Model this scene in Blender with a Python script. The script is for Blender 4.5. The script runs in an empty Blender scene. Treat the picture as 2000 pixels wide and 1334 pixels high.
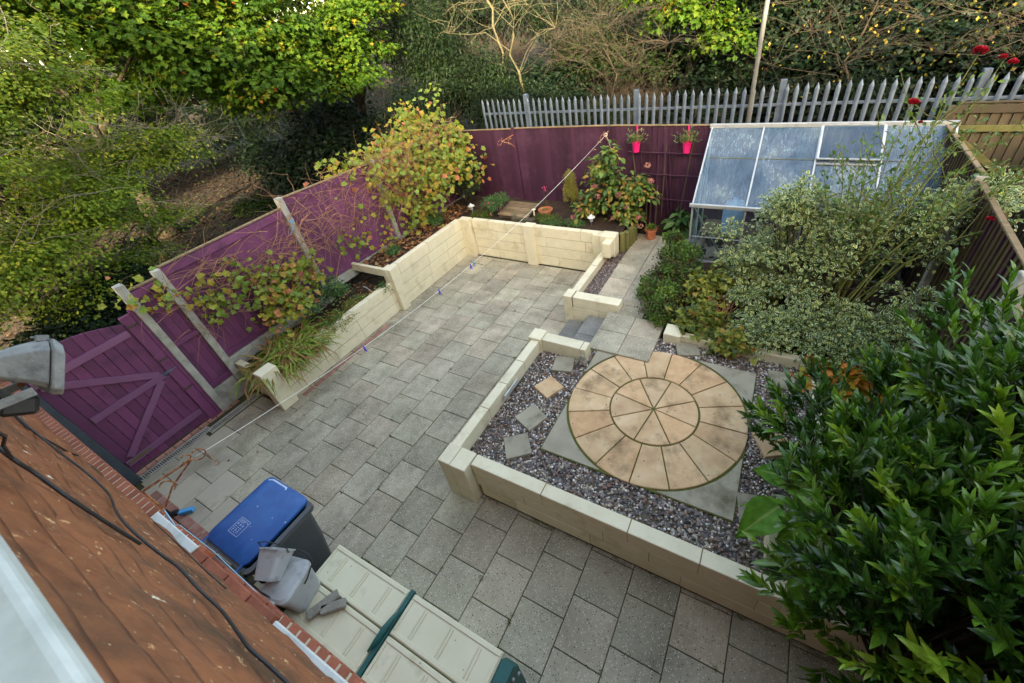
import bpy, math, random
import numpy as np
from mathutils import Matrix, Vector
PI = math.pi
SC = bpy.context.scene
COL = SC.collection

# ------------------------------------------------------------------ camera
cam_d = bpy.data.cameras.new('camera')
cam = bpy.data.objects.new('camera', cam_d); COL.objects.link(cam); SC.camera = cam
RR = ((0.876667880503058, 0.4638777439112158, -0.1275573047618854),
      (0.18809901970760107, -0.57452610255438, -0.7965792592509005),
      (-0.44280039078496247, 0.6743420468779284, -0.5909235295139041))
right, down, fwd = (Vector(r) for r in RR)
m = Matrix((right, -down, -fwd)).transposed().to_4x4()
m.translation = Vector((0.95548, -1.28342, 4.55420))
cam.matrix_world = m
cam_d.sensor_width = 36; cam_d.lens = 14.486
cam_d.shift_x = -0.02592; cam_d.shift_y = -0.02746
cam_d.clip_start = 0.03; cam_d.clip_end = 400
cam_d.dof.use_dof = True; cam_d.dof.focus_distance = 5.5; cam_d.dof.aperture_fstop = 5.0

# ------------------------------------------------------------------ light
SUN_EL, SUN_AZ = math.radians(20), math.radians(152)      # azimuth clockwise from +Y
w = bpy.data.worlds.new("World"); SC.world = w; w.use_nodes = True
nt = w.node_tree
bg = nt.nodes['Background']
sky = nt.nodes.new('ShaderNodeTexSky'); sky.sky_type = 'NISHITA'; sky.sun_disc = False
sky.sun_elevation = SUN_EL; sky.sun_rotation = SUN_AZ
sky.air_density = 1.0; sky.dust_density = 2.5; sky.ozone_density = 1.0
nt.links.new(sky.outputs[0], bg.inputs[0]); bg.inputs[1].default_value = 0.15
sd = bpy.data.lights.new('sun', 'SUN'); sd.energy = 2.0; sd.angle = math.radians(1.5); sd.color = (1.0, 0.95, 0.88)
sun = bpy.data.objects.new('sun', sd); COL.objects.link(sun)
sv = Vector((math.sin(SUN_AZ) * math.cos(SUN_EL), math.cos(SUN_AZ) * math.cos(SUN_EL), math.sin(SUN_EL)))
sun.rotation_euler = sv.to_track_quat('Z', 'Y').to_euler(); sun.location = sv * 30
SC.view_settings.view_transform = 'Standard'; SC.view_settings.look = 'None'
SC.view_settings.exposure = 3.15; SC.view_settings.gamma = 1
SC.view_settings.use_white_balance = True; SC.view_settings.white_balance_temperature = 9000; SC.view_settings.white_balance_tint = 13
SC.cycles.max_bounces = 6; SC.cycles.transparent_max_bounces = 12
SC.cycles.sample_clamp_indirect = 6

# ------------------------------------------------------------------ helpers
def tag(o, label=None, cat=None, group=None, kind=None):
    if label: o['label'] = label
    if cat: o['category'] = cat
    if group: o['group'] = group
    if kind: o['kind'] = kind
    return o
def thing(name, label, cat, loc=(0, 0, 0), rz=0, group=None):
    o = bpy.data.objects.new(name, None); COL.objects.link(o)
    o.empty_display_size = 0.1
    o.location = loc; o.rotation_euler = (0, 0, rz)
    return tag(o, label, cat, group)
def org(p):                                   # world origin of an unrotated parent chain
    v = Vector((0, 0, 0))
    while p is not None:
        v += p.location; p = p.parent
    return v
def srgb(r, g, b):
    f = lambda c: c / 12.92 if c <= .04045 else ((c + .055) / 1.055) ** 2.4
    return (f(r / 255), f(g / 255), f(b / 255), 1)
def link_mesh(name, me, mat, parent=None):
    o = bpy.data.objects.new(name, me); COL.objects.link(o)
    if mat: me.materials.append(mat)
    if parent is not None: o.parent = parent
    return o
class MB:
    """collects shapes; world coordinates unless the thing is rotated (then pass local=True)"""
    def __init__(s): s.v = []; s.f = []; s.t = []
    def quad_mesh(s, vs, fs, t=None):
        n = len(s.v); s.v += [tuple(p) for p in vs]
        if t is None: t = random.random()
        for f in fs: s.f.append(tuple(i + n for i in f)); s.t.append(t)
        return s
    def box(s, x0, x1, y0, y1, z0, z1, t=None):
        v = [(x, y, z) for z in (z0, z1) for y in (y0, y1) for x in (x0, x1)]
        return s.quad_mesh(v, [(0, 2, 3, 1), (4, 5, 7, 6), (0, 1, 5, 4), (2, 6, 7, 3), (0, 4, 6, 2), (1, 3, 7, 5)], t)
    def obox(s, c, size, rot=None, t=None, taper=None):      # oriented box
        R = rot if rot is not None else Matrix.Identity(3)
        c = Vector(c); out = []
        for z in (-.5, .5):
            for y in (-.5, .5):
                for x in (-.5, .5):
                    k = taper if (taper and z < 0) else 1
                    out.append(c + R @ Vector((x * size[0] * k, y * size[1] * k, z * size[2])))
        return s.quad_mesh(out, [(0, 2, 3, 1), (4, 5, 7, 6), (0, 1, 5, 4), (2, 6, 7, 3), (0, 4, 6, 2), (1, 3, 7, 5)], t)
    def beam(s, a, b, wd, th, up=(0, 0, 1), t=None):          # bar from a to b, wd across, th along 'up'
        a = Vector(a); b = Vector(b); d = b - a; L = d.length; y = d.normalized()
        x = y.cross(Vector(up)).normalized(); z = x.cross(y)
        return s.obox((a + b) / 2, (wd, L, th), Matrix((x, y, z)).transposed(), t)
    def tube(s, pts, r, n=6, t=None, cap=True):
        pts = [Vector(p) for p in pts]; k = len(pts)
        if not hasattr(r, '__len__'): r = [r] * k
        vs = []; ref = Vector((0, 0, 1))
        for i, p in enumerate(pts):
            d = (pts[min(i + 1, k - 1)] - pts[max(i - 1, 0)])
            d = d.normalized() if d.length > 1e-9 else Vector((0, 0, 1))
            a = d.cross(ref)
            if a.length < .1: a = d.cross(Vector((1, 0, 0)))
            a.normalize(); b = d.cross(a); ref = a.cross(d) if False else ref
            for j in range(n):
                th = 2 * PI * j / n
                vs.append(p + (a * math.cos(th) + b * math.sin(th)) * r[i])
        fs = [(i * n + j, i * n + (j + 1) % n, (i + 1) * n + (j + 1) % n, (i + 1) * n + j) for i in range(k - 1) for j in range(n)]
        if cap: fs += [tuple(range(n))[::-1], tuple((k - 1) * n + j for j in range(n))]
        return s.quad_mesh(vs, fs, t)
    def lathe(s, prof, c=(0, 0, 0), n=20, t=None, axis=None):
        c = Vector(c); vs = []
        R = axis if axis is not None else Matrix.Identity(3)
        for r, z in prof:
            for j in range(n):
                th = 2 * PI * j / n
                vs.append(c + R @ Vector((r * math.cos(th), r * math.sin(th), z)))
        k = len(prof)
        fs = [(i * n + j, i * n + (j + 1) % n, (i + 1) * n + (j + 1) % n, (i + 1) * n + j) for i in range(k - 1) for j in range(n)]
        return s.quad_mesh(vs, fs, t)
    def prism(s, poly, z0, z1, t=None, bev=0):                # polygon (ccw) extruded in z
        n = len(poly); vs = [(x, y, z0) for x, y in poly]
        rings = [z0]
        if bev:
            cx = sum(p[0] for p in poly) / n; cy = sum(p[1] for p in poly) / n
            sh = [(x + (cx - x) * bev / max(.01, math.hypot(cx - x, cy - y)), y + (cy - y) * bev / max(.01, math.hypot(cx - x, cy - y))) for x, y in poly]
            vs += [(x, y, z1 - bev) for x, y in poly] + [(x, y, z1) for x, y in sh]; R = 3
        else:
            vs += [(x, y, z1) for x, y in poly]; R = 2
        fs = [(i * n + j, i * n + (j + 1) % n, (i + 1) * n + (j + 1) % n, (i + 1) * n + j) for i in range(R - 1) for j in range(n)]
        fs += [tuple((R - 1) * n + j for j in range(n)), tuple(range(n))[::-1]]
        return s.quad_mesh(vs, fs, t)
    def build(s, name, mat, parent=None, bevel=0, smooth=False, local=False, seg=1):
        me = bpy.data.meshes.new(name)
        o0 = Vector((0, 0, 0)) if (local or parent is None) else org(parent)
        me.from_pydata([(p[0] - o0.x, p[1] - o0.y, p[2] - o0.z) for p in s.v], [], s.f)
        at = me.attributes.new('tint', 'FLOAT', 'FACE'); at.data.foreach_set('value', s.t)
        if smooth: me.polygons.foreach_set('use_smooth', [True] * len(me.polygons))
        me.update()
        o = link_mesh(name, me, mat, parent)
        if bevel:
            b = o.modifiers.new('bevel', 'BEVEL'); b.width = bevel; b.segments = seg; b.limit_method = 'ANGLE'; b.angle_limit = math.radians(40)
        return o

# ---- materials
def newmat(name):
    mt = bpy.data.materials.new(name); mt.use_nodes = True
    nt = mt.node_tree; b = nt.nodes['Principled BSDF']
    return mt, nt, b
def N(nt, typ, **kw):
    n = nt.nodes.new(typ)
    for k, v in kw.items():
        if k in n.inputs: n.inputs[k].default_value = v
        else: setattr(n, k, v)
    return n
def ramp(nt, fac, stops, interp='LINEAR'):
    r = nt.nodes.new('ShaderNodeValToRGB'); r.color_ramp.interpolation = interp
    e = r.color_ramp.elements
    if len(stops) == 1: stops = [stops[0], (1, stops[0][1])]
    while len(e) < len(stops): e.new(0.5)
    for el, (p, c) in zip(e, stops): el.position = p; el.color = c if len(c) == 4 else (*c, 1)
    nt.links.new(fac, r.inputs[0]); return r.outputs[0]
def mix(nt, fac, a, b, mode='MIX'):
    n = nt.nodes.new('ShaderNodeMix'); n.data_type = 'RGBA'; n.blend_type = mode
    for i, v in ((0, fac), (6, a), (7, b)):
        if isinstance(v, bpy.types.NodeSocket): nt.links.new(v, n.inputs[i])
        else: n.inputs[i].default_value = v
    return n.outputs[2]
def G(v): return (v, v, v, 1)
def surf(name, cols, scale=3., rough=.8, bump=.15, bscale=40., tint=.25, speck=None, dirt=None, dirtscale=1.2, dirtpos=(.5, .7),
         stretch=(1, 1, 1), spec=.4, metal=0., bdist=.01, obj=False, hue=None, warp=0.):
    """noise-mixed surface; tint = value variation per face group; speck=(scale, threshold, colour); dirt=colour"""
    mt, nt, b = newmat(name); L = nt.links
    if obj:
        src = N(nt, 'ShaderNodeTexCoord').outputs['Object']
    else:
        src = N(nt, 'ShaderNodeNewGeometry').outputs['Position']
    mp = N(nt, 'ShaderNodeMapping'); mp.inputs['Scale'].default_value = stretch; L.new(src, mp.inputs[0]); P = mp.outputs[0]
    n1 = N(nt, 'ShaderNodeTexNoise', Scale=scale, Detail=6., Roughness=.6); L.new(P, n1.inputs['Vector'])
    k = len(cols)
    c = ramp(nt, n1.outputs[0], [(.3 + .4 * i / max(1, k - 1), cc) for i, cc in enumerate(cols)])
    at = N(nt, 'ShaderNodeAttribute', attribute_name='tint')
    if tint:
        tv = ramp(nt, at.outputs['Fac'], [(0, G(1 - tint)), (1, G(1 + tint))])
        c = mix(nt, 1., c, tv, 'MULTIPLY')
    if hue:
        hm = N(nt, 'ShaderNodeMath', operation='MULTIPLY'); L.new(at.outputs['Fac'], hm.inputs[0]); hm.inputs[1].default_value = 7.31
        hf = N(nt, 'ShaderNodeMath', operation='FRACT'); L.new(hm.outputs[0], hf.inputs[0])
        c = mix(nt, 1., c, ramp(nt, hf.outputs[0], [(0, hue[0]), (.5, G(1)), (1, hue[1])]), 'MULTIPLY')
    if dirt:
        n2 = N(nt, 'ShaderNodeTexNoise', Scale=dirtscale, Detail=8., Roughness=.65); L.new(src, n2.inputs['Vector'])
        c = mix(nt, ramp(nt, n2.outputs[0], [(dirtpos[0], G(0)), (dirtpos[1], G(1))]), c, dirt)
    if speck:
        for sp in (speck if isinstance(speck[0], tuple) else [speck]):
            n3 = N(nt, 'ShaderNodeTexVoronoi', Scale=sp[0])
            if warp:
                wn = N(nt, 'ShaderNodeTexNoise', Scale=sp[0] * 2.2, Detail=5., Roughness=.7); L.new(src, wn.inputs['Vector'])
                L.new(mix(nt, warp / sp[0], src, wn.outputs['Color'], 'ADD'), n3.inputs['Vector'])
            else: L.new(src, n3.inputs['Vector'])
            sel = ramp(nt, n3.outputs['Distance'], [(sp[1], G(1)), (sp[1] + .06, G(0))])
            if len(sp) > 3:
                r3 = N(nt, 'ShaderNodeSeparateColor'); L.new(n3.outputs['Color'], r3.inputs[0])
                g3 = ramp(nt, r3.outputs[0], [(sp[3], G(0)), (sp[3] + .02, G(1))])
                sel = mix(nt, 1., sel, g3, 'MULTIPLY')
            c = mix(nt, sel, c, sp[2])
    L.new(c, b.inputs['Base Color'])
    b.inputs['Roughness'].default_value = rough; b.inputs['Metallic'].default_value = metal
    b.inputs['Specular IOR Level'].default_value = spec
    if bump:
        n4 = N(nt, 'ShaderNodeTexNoise', Scale=bscale, Detail=5.); L.new(P, n4.inputs['Vector'])
        bp = N(nt, 'ShaderNodeBump', Strength=bump, Distance=bdist); L.new(n4.outputs[0], bp.inputs['Height']); L.new(bp.outputs[0], b.inputs['Normal'])
    return mt
LEAF_K = [1.0]
def leafmat(name, stops, trans=.3, rough=.5, edge=None, vein=.15, spec=.4, interp='LINEAR'):
    mt, nt, b = newmat(name); L = nt.links
    at = N(nt, 'ShaderNodeAttribute', attribute_name='tint')
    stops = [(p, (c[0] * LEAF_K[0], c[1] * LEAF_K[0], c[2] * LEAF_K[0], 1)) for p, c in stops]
    c = ramp(nt, at.outputs['Fac'], stops, interp)
    ed = N(nt, 'ShaderNodeAttribute', attribute_name='edge')
    src = N(nt, 'ShaderNodeNewGeometry')
    n1 = N(nt, 'ShaderNodeTexNoise', Scale=25., Detail=4.); L.new(src.outputs['Position'], n1.inputs['Vector'])
    c = mix(nt, .8, c, ramp(nt, n1.outputs[0], [(.3, G(.7)), (.7, G(1.25))]), 'MULTIPLY')
    if edge:
        c = mix(nt, ramp(nt, ed.outputs['Fac'], [(edge[1], G(0)), (edge[1] + .08, G(1))]), c, edge[0])
    elif vein:
        c = mix(nt, ramp(nt, ed.outputs['Fac'], [(0., G(vein)), (.12, G(0))]), c, (.35, .42, .12, 1))
    L.new(c, b.inputs['Base Color']); b.inputs['Roughness'].default_value = rough; b.inputs['Specular IOR Level'].default_value = spec
    tr = N(nt, 'ShaderNodeBsdfTranslucent'); L.new(mix(nt, 1., c, (1.2, 1.25, .7, 1), 'MULTIPLY'), tr.inputs[0])
    mx = N(nt, 'ShaderNodeMixShader'); mx.inputs[0].default_value = trans
    L.new(b.outputs[0], mx.inputs[1]); L.new(tr.outputs[0], mx.inputs[2])
    L.new(mx.outputs[0], nt.nodes['Material Output'].inputs[0])
    return mt

# ---- leaf templates: verts (x across, y along, z up), tris, edge
def T(v, f, e): return (np.array(v, float), np.array(f, int), np.array(e, float))
def t_diamond(wd=.6):
    return T([(0, 0, 0), (-wd / 2, .5, .08), (wd / 2, .5, .08), (0, 1, -.05), (0, .5, 0)], [(0, 4, 1), (0, 2, 4), (4, 3, 1), (4, 2, 3)], [0, 1, 1, .6, 0])
def t_oval(wd=.5, curl=.12, seg=4, fold=.35):
    v = [(0, 0, 0)]; e = [0]; f = []
    for i in range(1, seg):
        t = i / seg; h = wd / 2 * math.sin(PI * t ** .85); z = -curl * (t - .3) ** 2 * 2
        v += [(-h, t, z + h * fold), (0, t, z), (h, t, z + h * fold)]; e += [1, 0, 1]
    v.append((0, 1, -curl)); e.append(.7); n = len(v) - 1
    f += [(0, 2, 1), (0, 3, 2)]
    for i in range(seg - 2):
        a = 1 + 3 * i; b = a + 3
        f += [(a, a + 1, b + 1), (a, b + 1, b), (a + 1, a + 2, b + 2), (a + 1, b + 2, b + 1)]
    a = 1 + 3 * (seg - 2); f += [(a, a + 1, n), (a + 1, a + 2, n)]
    return T(v, f, e)
def t_lobed(lobes=5, depth=.45, jag=0):
    pts = []; c = (0, .42, .0)
    n = lobes * 2
    for i in range(n + 1):
        th = -PI / 2 + .35 + (2 * PI - .7) * i / n
        r = .56 if i % 2 else .56 * (1 - depth)
        r *= 1.0 + (.12 if abs(i - n / 2) < 1.2 else 0)
        pts.append((math.cos(th) * r, .42 + math.sin(th) * r, .10 * (r / .5) * math.cos(2 * th) - .04 + (.05 if i % 2 else 0)))
    v = [c, (0, .06, 0)] + pts
    f = [(0, i, i + 1) for i in range(2, n + 2)] + [(0, 1, 2), (0, n + 2, 1)]
    return T(v, f, [0, 0] + [1] * (n + 1))
def t_round():
    v = [(0, .5, -.06)] + [(math.cos(a) * .48, .5 + math.sin(a) * .5, .04 * math.sin(2 * a)) for a in [2 * PI * i / 8 for i in range(8)]]
    return T(v, [(0, i + 1, (i + 1) % 8 + 1) for i in range(8)], [0] + [1] * 8)
def t_big():                                      # broad ribbed leaf with a wavy margin
    v = []; e = []; f = []; S = 9; K = 4
    for i in range(S + 1):
        t = i / S; h = .37 * math.sin(PI * min(1, t * .96 + .03) ** .66) * (1 - .3 * t) + .004
        for k in range(-K, K + 1):
            u = k / K
            z = -.3 * t * t + .10 * abs(u) * h / .36 + .018 * math.sin(6 * t * PI + abs(u) * 6) * (1 - abs(u) * .3) + (.02 * math.sin(t * 30 + k) if abs(k) == K else 0)
            v.append((u * h, t, z)); e.append(abs(u))
    for i in range(S):
        for k in range(2 * K):
            a = i * (2 * K + 1) + k; b = a + 2 * K + 1
            f += [(a, a + 1, b + 1), (a, b + 1, b)]
    return T(v, f, e)
def t_blade():
    v = []; f = []; e = []
    for i in range(7):
        t = i / 6; h = .02 * (1 - t ** 2.5) + .0015
        z = .55 * t - .75 * t ** 2.3; y = t * (1 - .15 * t)
        v += [(-h, y, z + .006), (0, y, z), (h, y, z + .006)]; e += [1, 0, 1]
        if i: a = 3 * (i - 1); f += [(a, a + 1, a + 4), (a, a + 4, a + 3), (a + 1, a + 2, a + 5), (a + 1, a + 5, a + 4)]
    return T(v, f, e)
def t_stone(flat=1., seed=0, ang=False):
    r = np.random.default_rng(seed); g = (1 + 5 ** .5) / 2
    v = np.array([(-1, g, 0), (1, g, 0), (-1, -g, 0), (1, -g, 0), (0, -1, g), (0, 1, g), (0, -1, -g), (0, 1, -g), (g, 0, -1), (g, 0, 1), (-g, 0, -1), (-g, 0, 1)]) / 1.9
    v *= (1 + r.uniform(-.22, .22, (12, 1)) * (1.6 if ang else 1)); v[:, 2] *= flat; v *= .5
    f = [(0, 11, 5), (0, 5, 1), (0, 1, 7), (0, 7, 10), (0, 10, 11), (1, 5, 9), (5, 11, 4), (11, 10, 2), (10, 7, 6), (7, 1, 8), (3, 9, 4), (3, 4, 2), (3, 2, 6), (3, 6, 8), (3, 8, 9), (4, 9, 5), (2, 4, 11), (6, 2, 10), (8, 6, 7), (9, 8, 1)]
    return T(v, f, np.zeros(12))
def unit(a): return a / np.maximum(np.linalg.norm(a, axis=1, keepdims=True), 1e-9)
def scatter(name, tpl, P, D, Nn, S, mat, parent=None, tint=None, smooth=False):
    """one mesh with a copy of the template at each P (direction D, normal Nn, size S)"""
    V, F, E = tpl; P = np.asarray(P, float); n = len(P)
    D = unit(np.asarray(D, float)); X = unit(np.cross(D, Nn)); Z = np.cross(X, D)
    S = np.asarray(S, float); S = np.repeat(S[:, None], 3, 1) if S.ndim == 1 else S
    W = (P[:, None, :] + V[None, :, 0:1] * (X * S[:, :1])[:, None, :] + V[None, :, 1:2] * (D * S[:, 1:2])[:, None, :] + V[None, :, 2:3] * (Z * S[:, 2:3])[:, None, :]).reshape(-1, 3)
    if parent is not None: W = W - np.array(org(parent))
    FF = (F[None] + (np.arange(n) * len(V))[:, None, None]).reshape(-1, 3)
    me = bpy.data.meshes.new(name)
    me.vertices.add(len(W)); me.vertices.foreach_set('co', W.astype(np.float32).ravel())
    me.loops.add(FF.size); me.loops.foreach_set('vertex_index', FF.astype(np.int32).ravel())
    me.polygons.add(len(FF)); me.polygons.foreach_set('loop_start', (np.arange(len(FF)) * 3).astype(np.int32))
    me.polygons.foreach_set('loop_total', np.full(len(FF), 3, np.int32))
    me.polygons.foreach_set('use_smooth', np.full(len(FF), smooth))
    if tint is None: tint = np.random.default_rng(len(P)).random(n)
    a = me.attributes.new('tint', 'FLOAT', 'POINT'); a.data.foreach_set('value', np.repeat(tint, len(V)).astype(np.float32))
    a = me.attributes.new('edge', 'FLOAT', 'POINT'); a.data.foreach_set('value', np.tile(E, n).astype(np.float32))
    me.update(calc_edges=True)
    return link_mesh(name, me, mat, parent)
def rv(rng, n): return unit(rng.normal(size=(n, 3)))
def crown_pts(rng, blobs, ncl, per, rc, flat=.6, shell=2.5, low=-.6):
    """leaf positions gathered in clusters spread through a union of ellipsoids. blobs: [(cx,cy,cz,rx,ry,rz)]"""
    B = np.array(blobs, float); vol = (B[:, 3] * B[:, 4] * B[:, 5]) ** .67; pick = rng.choice(len(B), ncl, p=vol / vol.sum())
    d = rv(rng, ncl); d[:, 2] = np.where(d[:, 2] < low, -d[:, 2], d[:, 2])
    r = rng.random(ncl) ** (1 / shell)
    C = B[pick, :3] + d * B[pick, 3:] * r[:, None]
    sz = rc * rng.uniform(.6, 1.3, ncl); idx = np.repeat(np.arange(ncl), per)
    off = rng.normal(size=(len(idx), 3)) * .5; off[:, 2] *= flat; off[:, 2] -= .25 * np.hypot(off[:, 0], off[:, 1]) ** 2
    P = C[idx] + off * sz[idx][:, None]
    out = unit(P - B[pick[idx], :3])
    return C, P, unit(off + .3 * out), out, idx
def leafdirs(rng, off, out, up=1., droop=.5, rnd=.6):
    n = len(off)
    D = unit(off + rnd * rv(rng, n) + np.array([0, 0, -droop]))
    Nn = unit(np.array([0, 0, up]) + .6 * out + rnd * rv(rng, n))
    return D, Nn
def limbs(mb, base, top, targets, r0, rng, twig=.006, bend=.15):
    """tapered trunk with limbs curving out to the targets"""
    base = Vector(base); top = Vector(top); H = top - base; K = 7
    tr = [base + H * (i / K) + Vector(rng.normal(size=3) * [1, 1, 0]) * (bend * H.length * .12 * (0 < i)) for i in range(K + 1)]
    mb.tube(tr, [r0 * (1.25 if i == 0 else 1) * (1 - .82 * i / K) for i in range(K + 1)], 8)
    for t in targets:
        t = Vector(t); hz = (t - base).dot(H) / H.length_squared
        f = min(.98, max(.12, hz * .75 - .05 + rng.uniform(-.08, .08))); i = min(K - 1, int(f * K)); a = tr[i].lerp(tr[i + 1], f * K - i)
        d = t - a; L = d.length
        p = [a, a + d * .3 + Vector((0, 0, .14 * L)) + Vector(rng.normal(size=3)) * L * .05, a + d * .65 + Vector((0, 0, .12 * L)) + Vector(rng.normal(size=3)) * L * .06, t]
        r = max(twig, r0 * (1 - .8 * f) * .38)
        mb.tube(p, [r, r * .7, max(twig * .7, r * .4), twig * .5], 5, cap=False)
    return tr
def twigs(mb, pts, rng, n, L, r=.003, up=0., sides=3):
    """forked thin twigs starting at random ones of pts"""
    for _ in range(n):
        p = Vector(pts[rng.integers(len(pts))]); d = Vector(rng.normal(size=3)); d.z = abs(d.z) * .4 + up; d.normalize()
        ln = L * rng.uniform(.5, 1.2); q = [p]
        for k in range(4):
            d = (d + Vector(rng.normal(size=3)) * .25).normalized(); q.append(q[-1] + d * ln / 4)
            if k in (1, 2):
                e = (d + Vector(rng.normal(size=3)) * .7).normalized(); m2 = q[-1] + e * ln * .2
                mb.tube([q[-1], m2, m2 + (e + Vector(rng.normal(size=3)) * .3) * ln * .18], [r * .6, r * .5, r * .25], sides, cap=False)
        mb.tube(q, [r, r * .85, r * .7, r * .5, r * .3], sides, cap=False)
# ------------------------------------------------------------------ materials
M = {}
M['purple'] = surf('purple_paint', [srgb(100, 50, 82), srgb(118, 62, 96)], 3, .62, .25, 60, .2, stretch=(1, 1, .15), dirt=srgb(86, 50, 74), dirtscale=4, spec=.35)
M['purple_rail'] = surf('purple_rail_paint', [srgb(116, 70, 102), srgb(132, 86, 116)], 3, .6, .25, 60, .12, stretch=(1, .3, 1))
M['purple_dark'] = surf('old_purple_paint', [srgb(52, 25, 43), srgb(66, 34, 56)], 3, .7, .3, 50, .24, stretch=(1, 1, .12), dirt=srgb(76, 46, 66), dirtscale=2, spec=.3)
M['mossy'] = surf('mossy_purple_boards', [srgb(52, 24, 36), srgb(66, 34, 46), srgb(84, 76, 30), srgb(60, 32, 44)], 2.4, .85, .3, 50, .22, stretch=(1, 5, .25))
M['cream'] = surf('cream_masonry_paint', [srgb(208, 199, 168), srgb(220, 212, 182)], 5, .75, .4, 90, .05, dirt=srgb(166, 154, 112), dirtscale=3.0, dirtpos=(.54, .84), speck=(40, .12, srgb(140, 126, 92), .9), bdist=.004)
M['joint'] = surf('wall_joint', [srgb(120, 104, 74)], 5, .9, .2)
M['damp'] = surf('damp_course', [srgb(70, 52, 44), srgb(96, 74, 62)], 9, .9, .4)
M['slab'] = surf('aggregate_slab', [srgb(148, 140, 119), srgb(178, 169, 146)], 3.5, .85, .5, 160, .15, hue=((.96, 1., .96, 1), (1.05, .98, .95, 1)),
                 speck=((62, .22, srgb(214, 210, 194), .5), (44, .2, srgb(74, 72, 62), .55), (110, .2, srgb(178, 172, 156), .5)), dirt=srgb(104, 98, 80), dirtscale=1.7, dirtpos=(.46, .78), bdist=.003)
M['slab3'] = surf('dark_step_slab', [srgb(104, 104, 98), srgb(128, 127, 118)], 3.5, .8, .5, 160, .12, speck=((62, .2, srgb(176, 174, 164), .5), (44, .2, srgb(66, 66, 62), .55)), bdist=.003)  # darker, bluer slab tone used on the step treads
M['slab2'] = surf('smooth_slab', [srgb(166, 160, 140), srgb(180, 172, 150)], 2.2, .8, .3, 120, .09, speck=(90, .14, srgb(192, 186, 170)), dirt=srgb(140, 132, 110), dirtscale=1.6)
M['slabbed'] = surf('slab_joint_moss', [srgb(58, 52, 40), srgb(66, 64, 40), srgb(80, 86, 40)], 3, .95, .6, 60, 0)
M['brickpave'] = surf('red_paver', [srgb(140, 92, 80), srgb(168, 126, 110)], 8, .85, .3, 60, .15)
M['sand'] = surf('sandstone_slab', [srgb(178, 142, 105), srgb(198, 162, 122), srgb(208, 177, 140)], 4, .85, .35, 70, .09, hue=((1.04, .96, .9, 1), (.98, 1.02, 1.02, 1)),
                 dirt=srgb(104, 84, 58), dirtscale=2.6, dirtpos=(.52, .74), speck=((14, .1, srgb(120, 96, 74), .7), (26, .09, srgb(220, 204, 176), .8)))
M['greystone'] = surf('grey_stone_slab', [srgb(136, 129, 110), srgb(156, 149, 128)], 4, .85, .3, 60, .1, dirt=srgb(100, 96, 74), dirtscale=3)
M['moss'] = surf('moss', [srgb(96, 82, 56), srgb(84, 92, 36), srgb(88, 74, 50)], 2.4, 1., 1., 90, 0)
M['soil'] = surf('soil', [srgb(44, 34, 26), srgb(70, 54, 40)], 6, 1., 1., 40, 0, bdist=.03)
M['gravelbase'] = surf('gravel_sand', [srgb(72, 62, 58), srgb(98, 88, 72)], 8, 1., 1., 120, 0)
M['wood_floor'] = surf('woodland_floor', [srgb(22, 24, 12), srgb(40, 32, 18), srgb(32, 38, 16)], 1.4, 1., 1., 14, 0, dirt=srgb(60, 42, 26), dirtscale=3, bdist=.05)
M['concrete'] = surf('concrete_post', [srgb(150, 148, 138), srgb(178, 176, 164)], 6, .9, .5, 120, .06, dirt=srgb(124, 124, 104), dirtscale=5)
M['galv'] = surf('galvanised_steel', [srgb(84, 100, 116), srgb(110, 126, 140)], 7, .5, .1, 30, .18, metal=.55, spec=.5)
M['alu'] = surf('aluminium', [srgb(176, 182, 182), srgb(198, 202, 200)], 8, .4, .08, 40, .05, metal=.6, dirt=srgb(128, 128, 104), dirtscale=9, dirtpos=(.6, .75))
M['timber'] = surf('weathered_timber', [srgb(66, 58, 46), srgb(90, 80, 62)], 4, .9, .4, 50, .2, stretch=(1, 1, .2), dirt=srgb(66, 68, 42), dirtscale=3)
M['timber_h'] = surf('old_board', [srgb(112, 92, 66), srgb(140, 120, 92)], 9, .9, .5, 60, .2, stretch=(.3, 3, 1), dirt=srgb(84, 82, 56), dirtscale=5)
M['log'] = surf('green_stained_log', [srgb(84, 88, 46), srgb(112, 108, 66)], 6, .9, .5, 60, .2, stretch=(1, 1, .2))
M['tile'] = surf('painted_tile_hanging', [srgb(110, 64, 42), srgb(152, 92, 60), srgb(128, 74, 47)], 7, .6, .6, 45, .08, dirt=srgb(80, 58, 42), dirtscale=2.6, dirtpos=(.5, .72), bdist=.006, warp=1.3,
                 speck=((9, .09, srgb(226, 184, 132), .5), (24, .13, srgb(208, 156, 110), .7), (5.5, .06, srgb(236, 224, 200), .45), (60, .16, srgb(222, 196, 160), .9)))
M['brick'] = surf('house_brick', [srgb(142, 78, 58), srgb(166, 96, 72)], 9, .85, .4, 80, .18)
M['mortar'] = surf('mortar', [srgb(196, 178, 150)], 9, .9, .4, 80, 0)
M['white'] = surf('white_plastic', [srgb(196, 202, 198), srgb(212, 216, 210)], 3, .4, .03, 30, 0, dirt=srgb(164, 174, 168), dirtscale=5, dirtpos=(.45, .7))
M['black'] = surf('black_plastic', [srgb(34, 36, 38), srgb(48, 50, 52)], 6, .5, .1, 60, .1)
M['rust'] = surf('rusted_iron', [srgb(110, 62, 42), srgb(150, 92, 60), srgb(206, 170, 128)], 30, .85, .4, 150, 0)
M['bin'] = surf('dark_grey_plastic', [srgb(72, 76, 78), srgb(84, 88, 90)], 4, .5, .1, 90, 0)
M['blue'] = surf('blue_plastic', [srgb(0, 74, 138), srgb(0, 86, 152)], 5, .42, .08, 120, 0, dirt=srgb(10, 96, 158), dirtscale=5, speck=(16, .06, srgb(190, 204, 226), .82), spec=.5)
M['print'] = surf('white_print', [srgb(190, 208, 232)], 5, .6, 0, tint=0)
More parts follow.
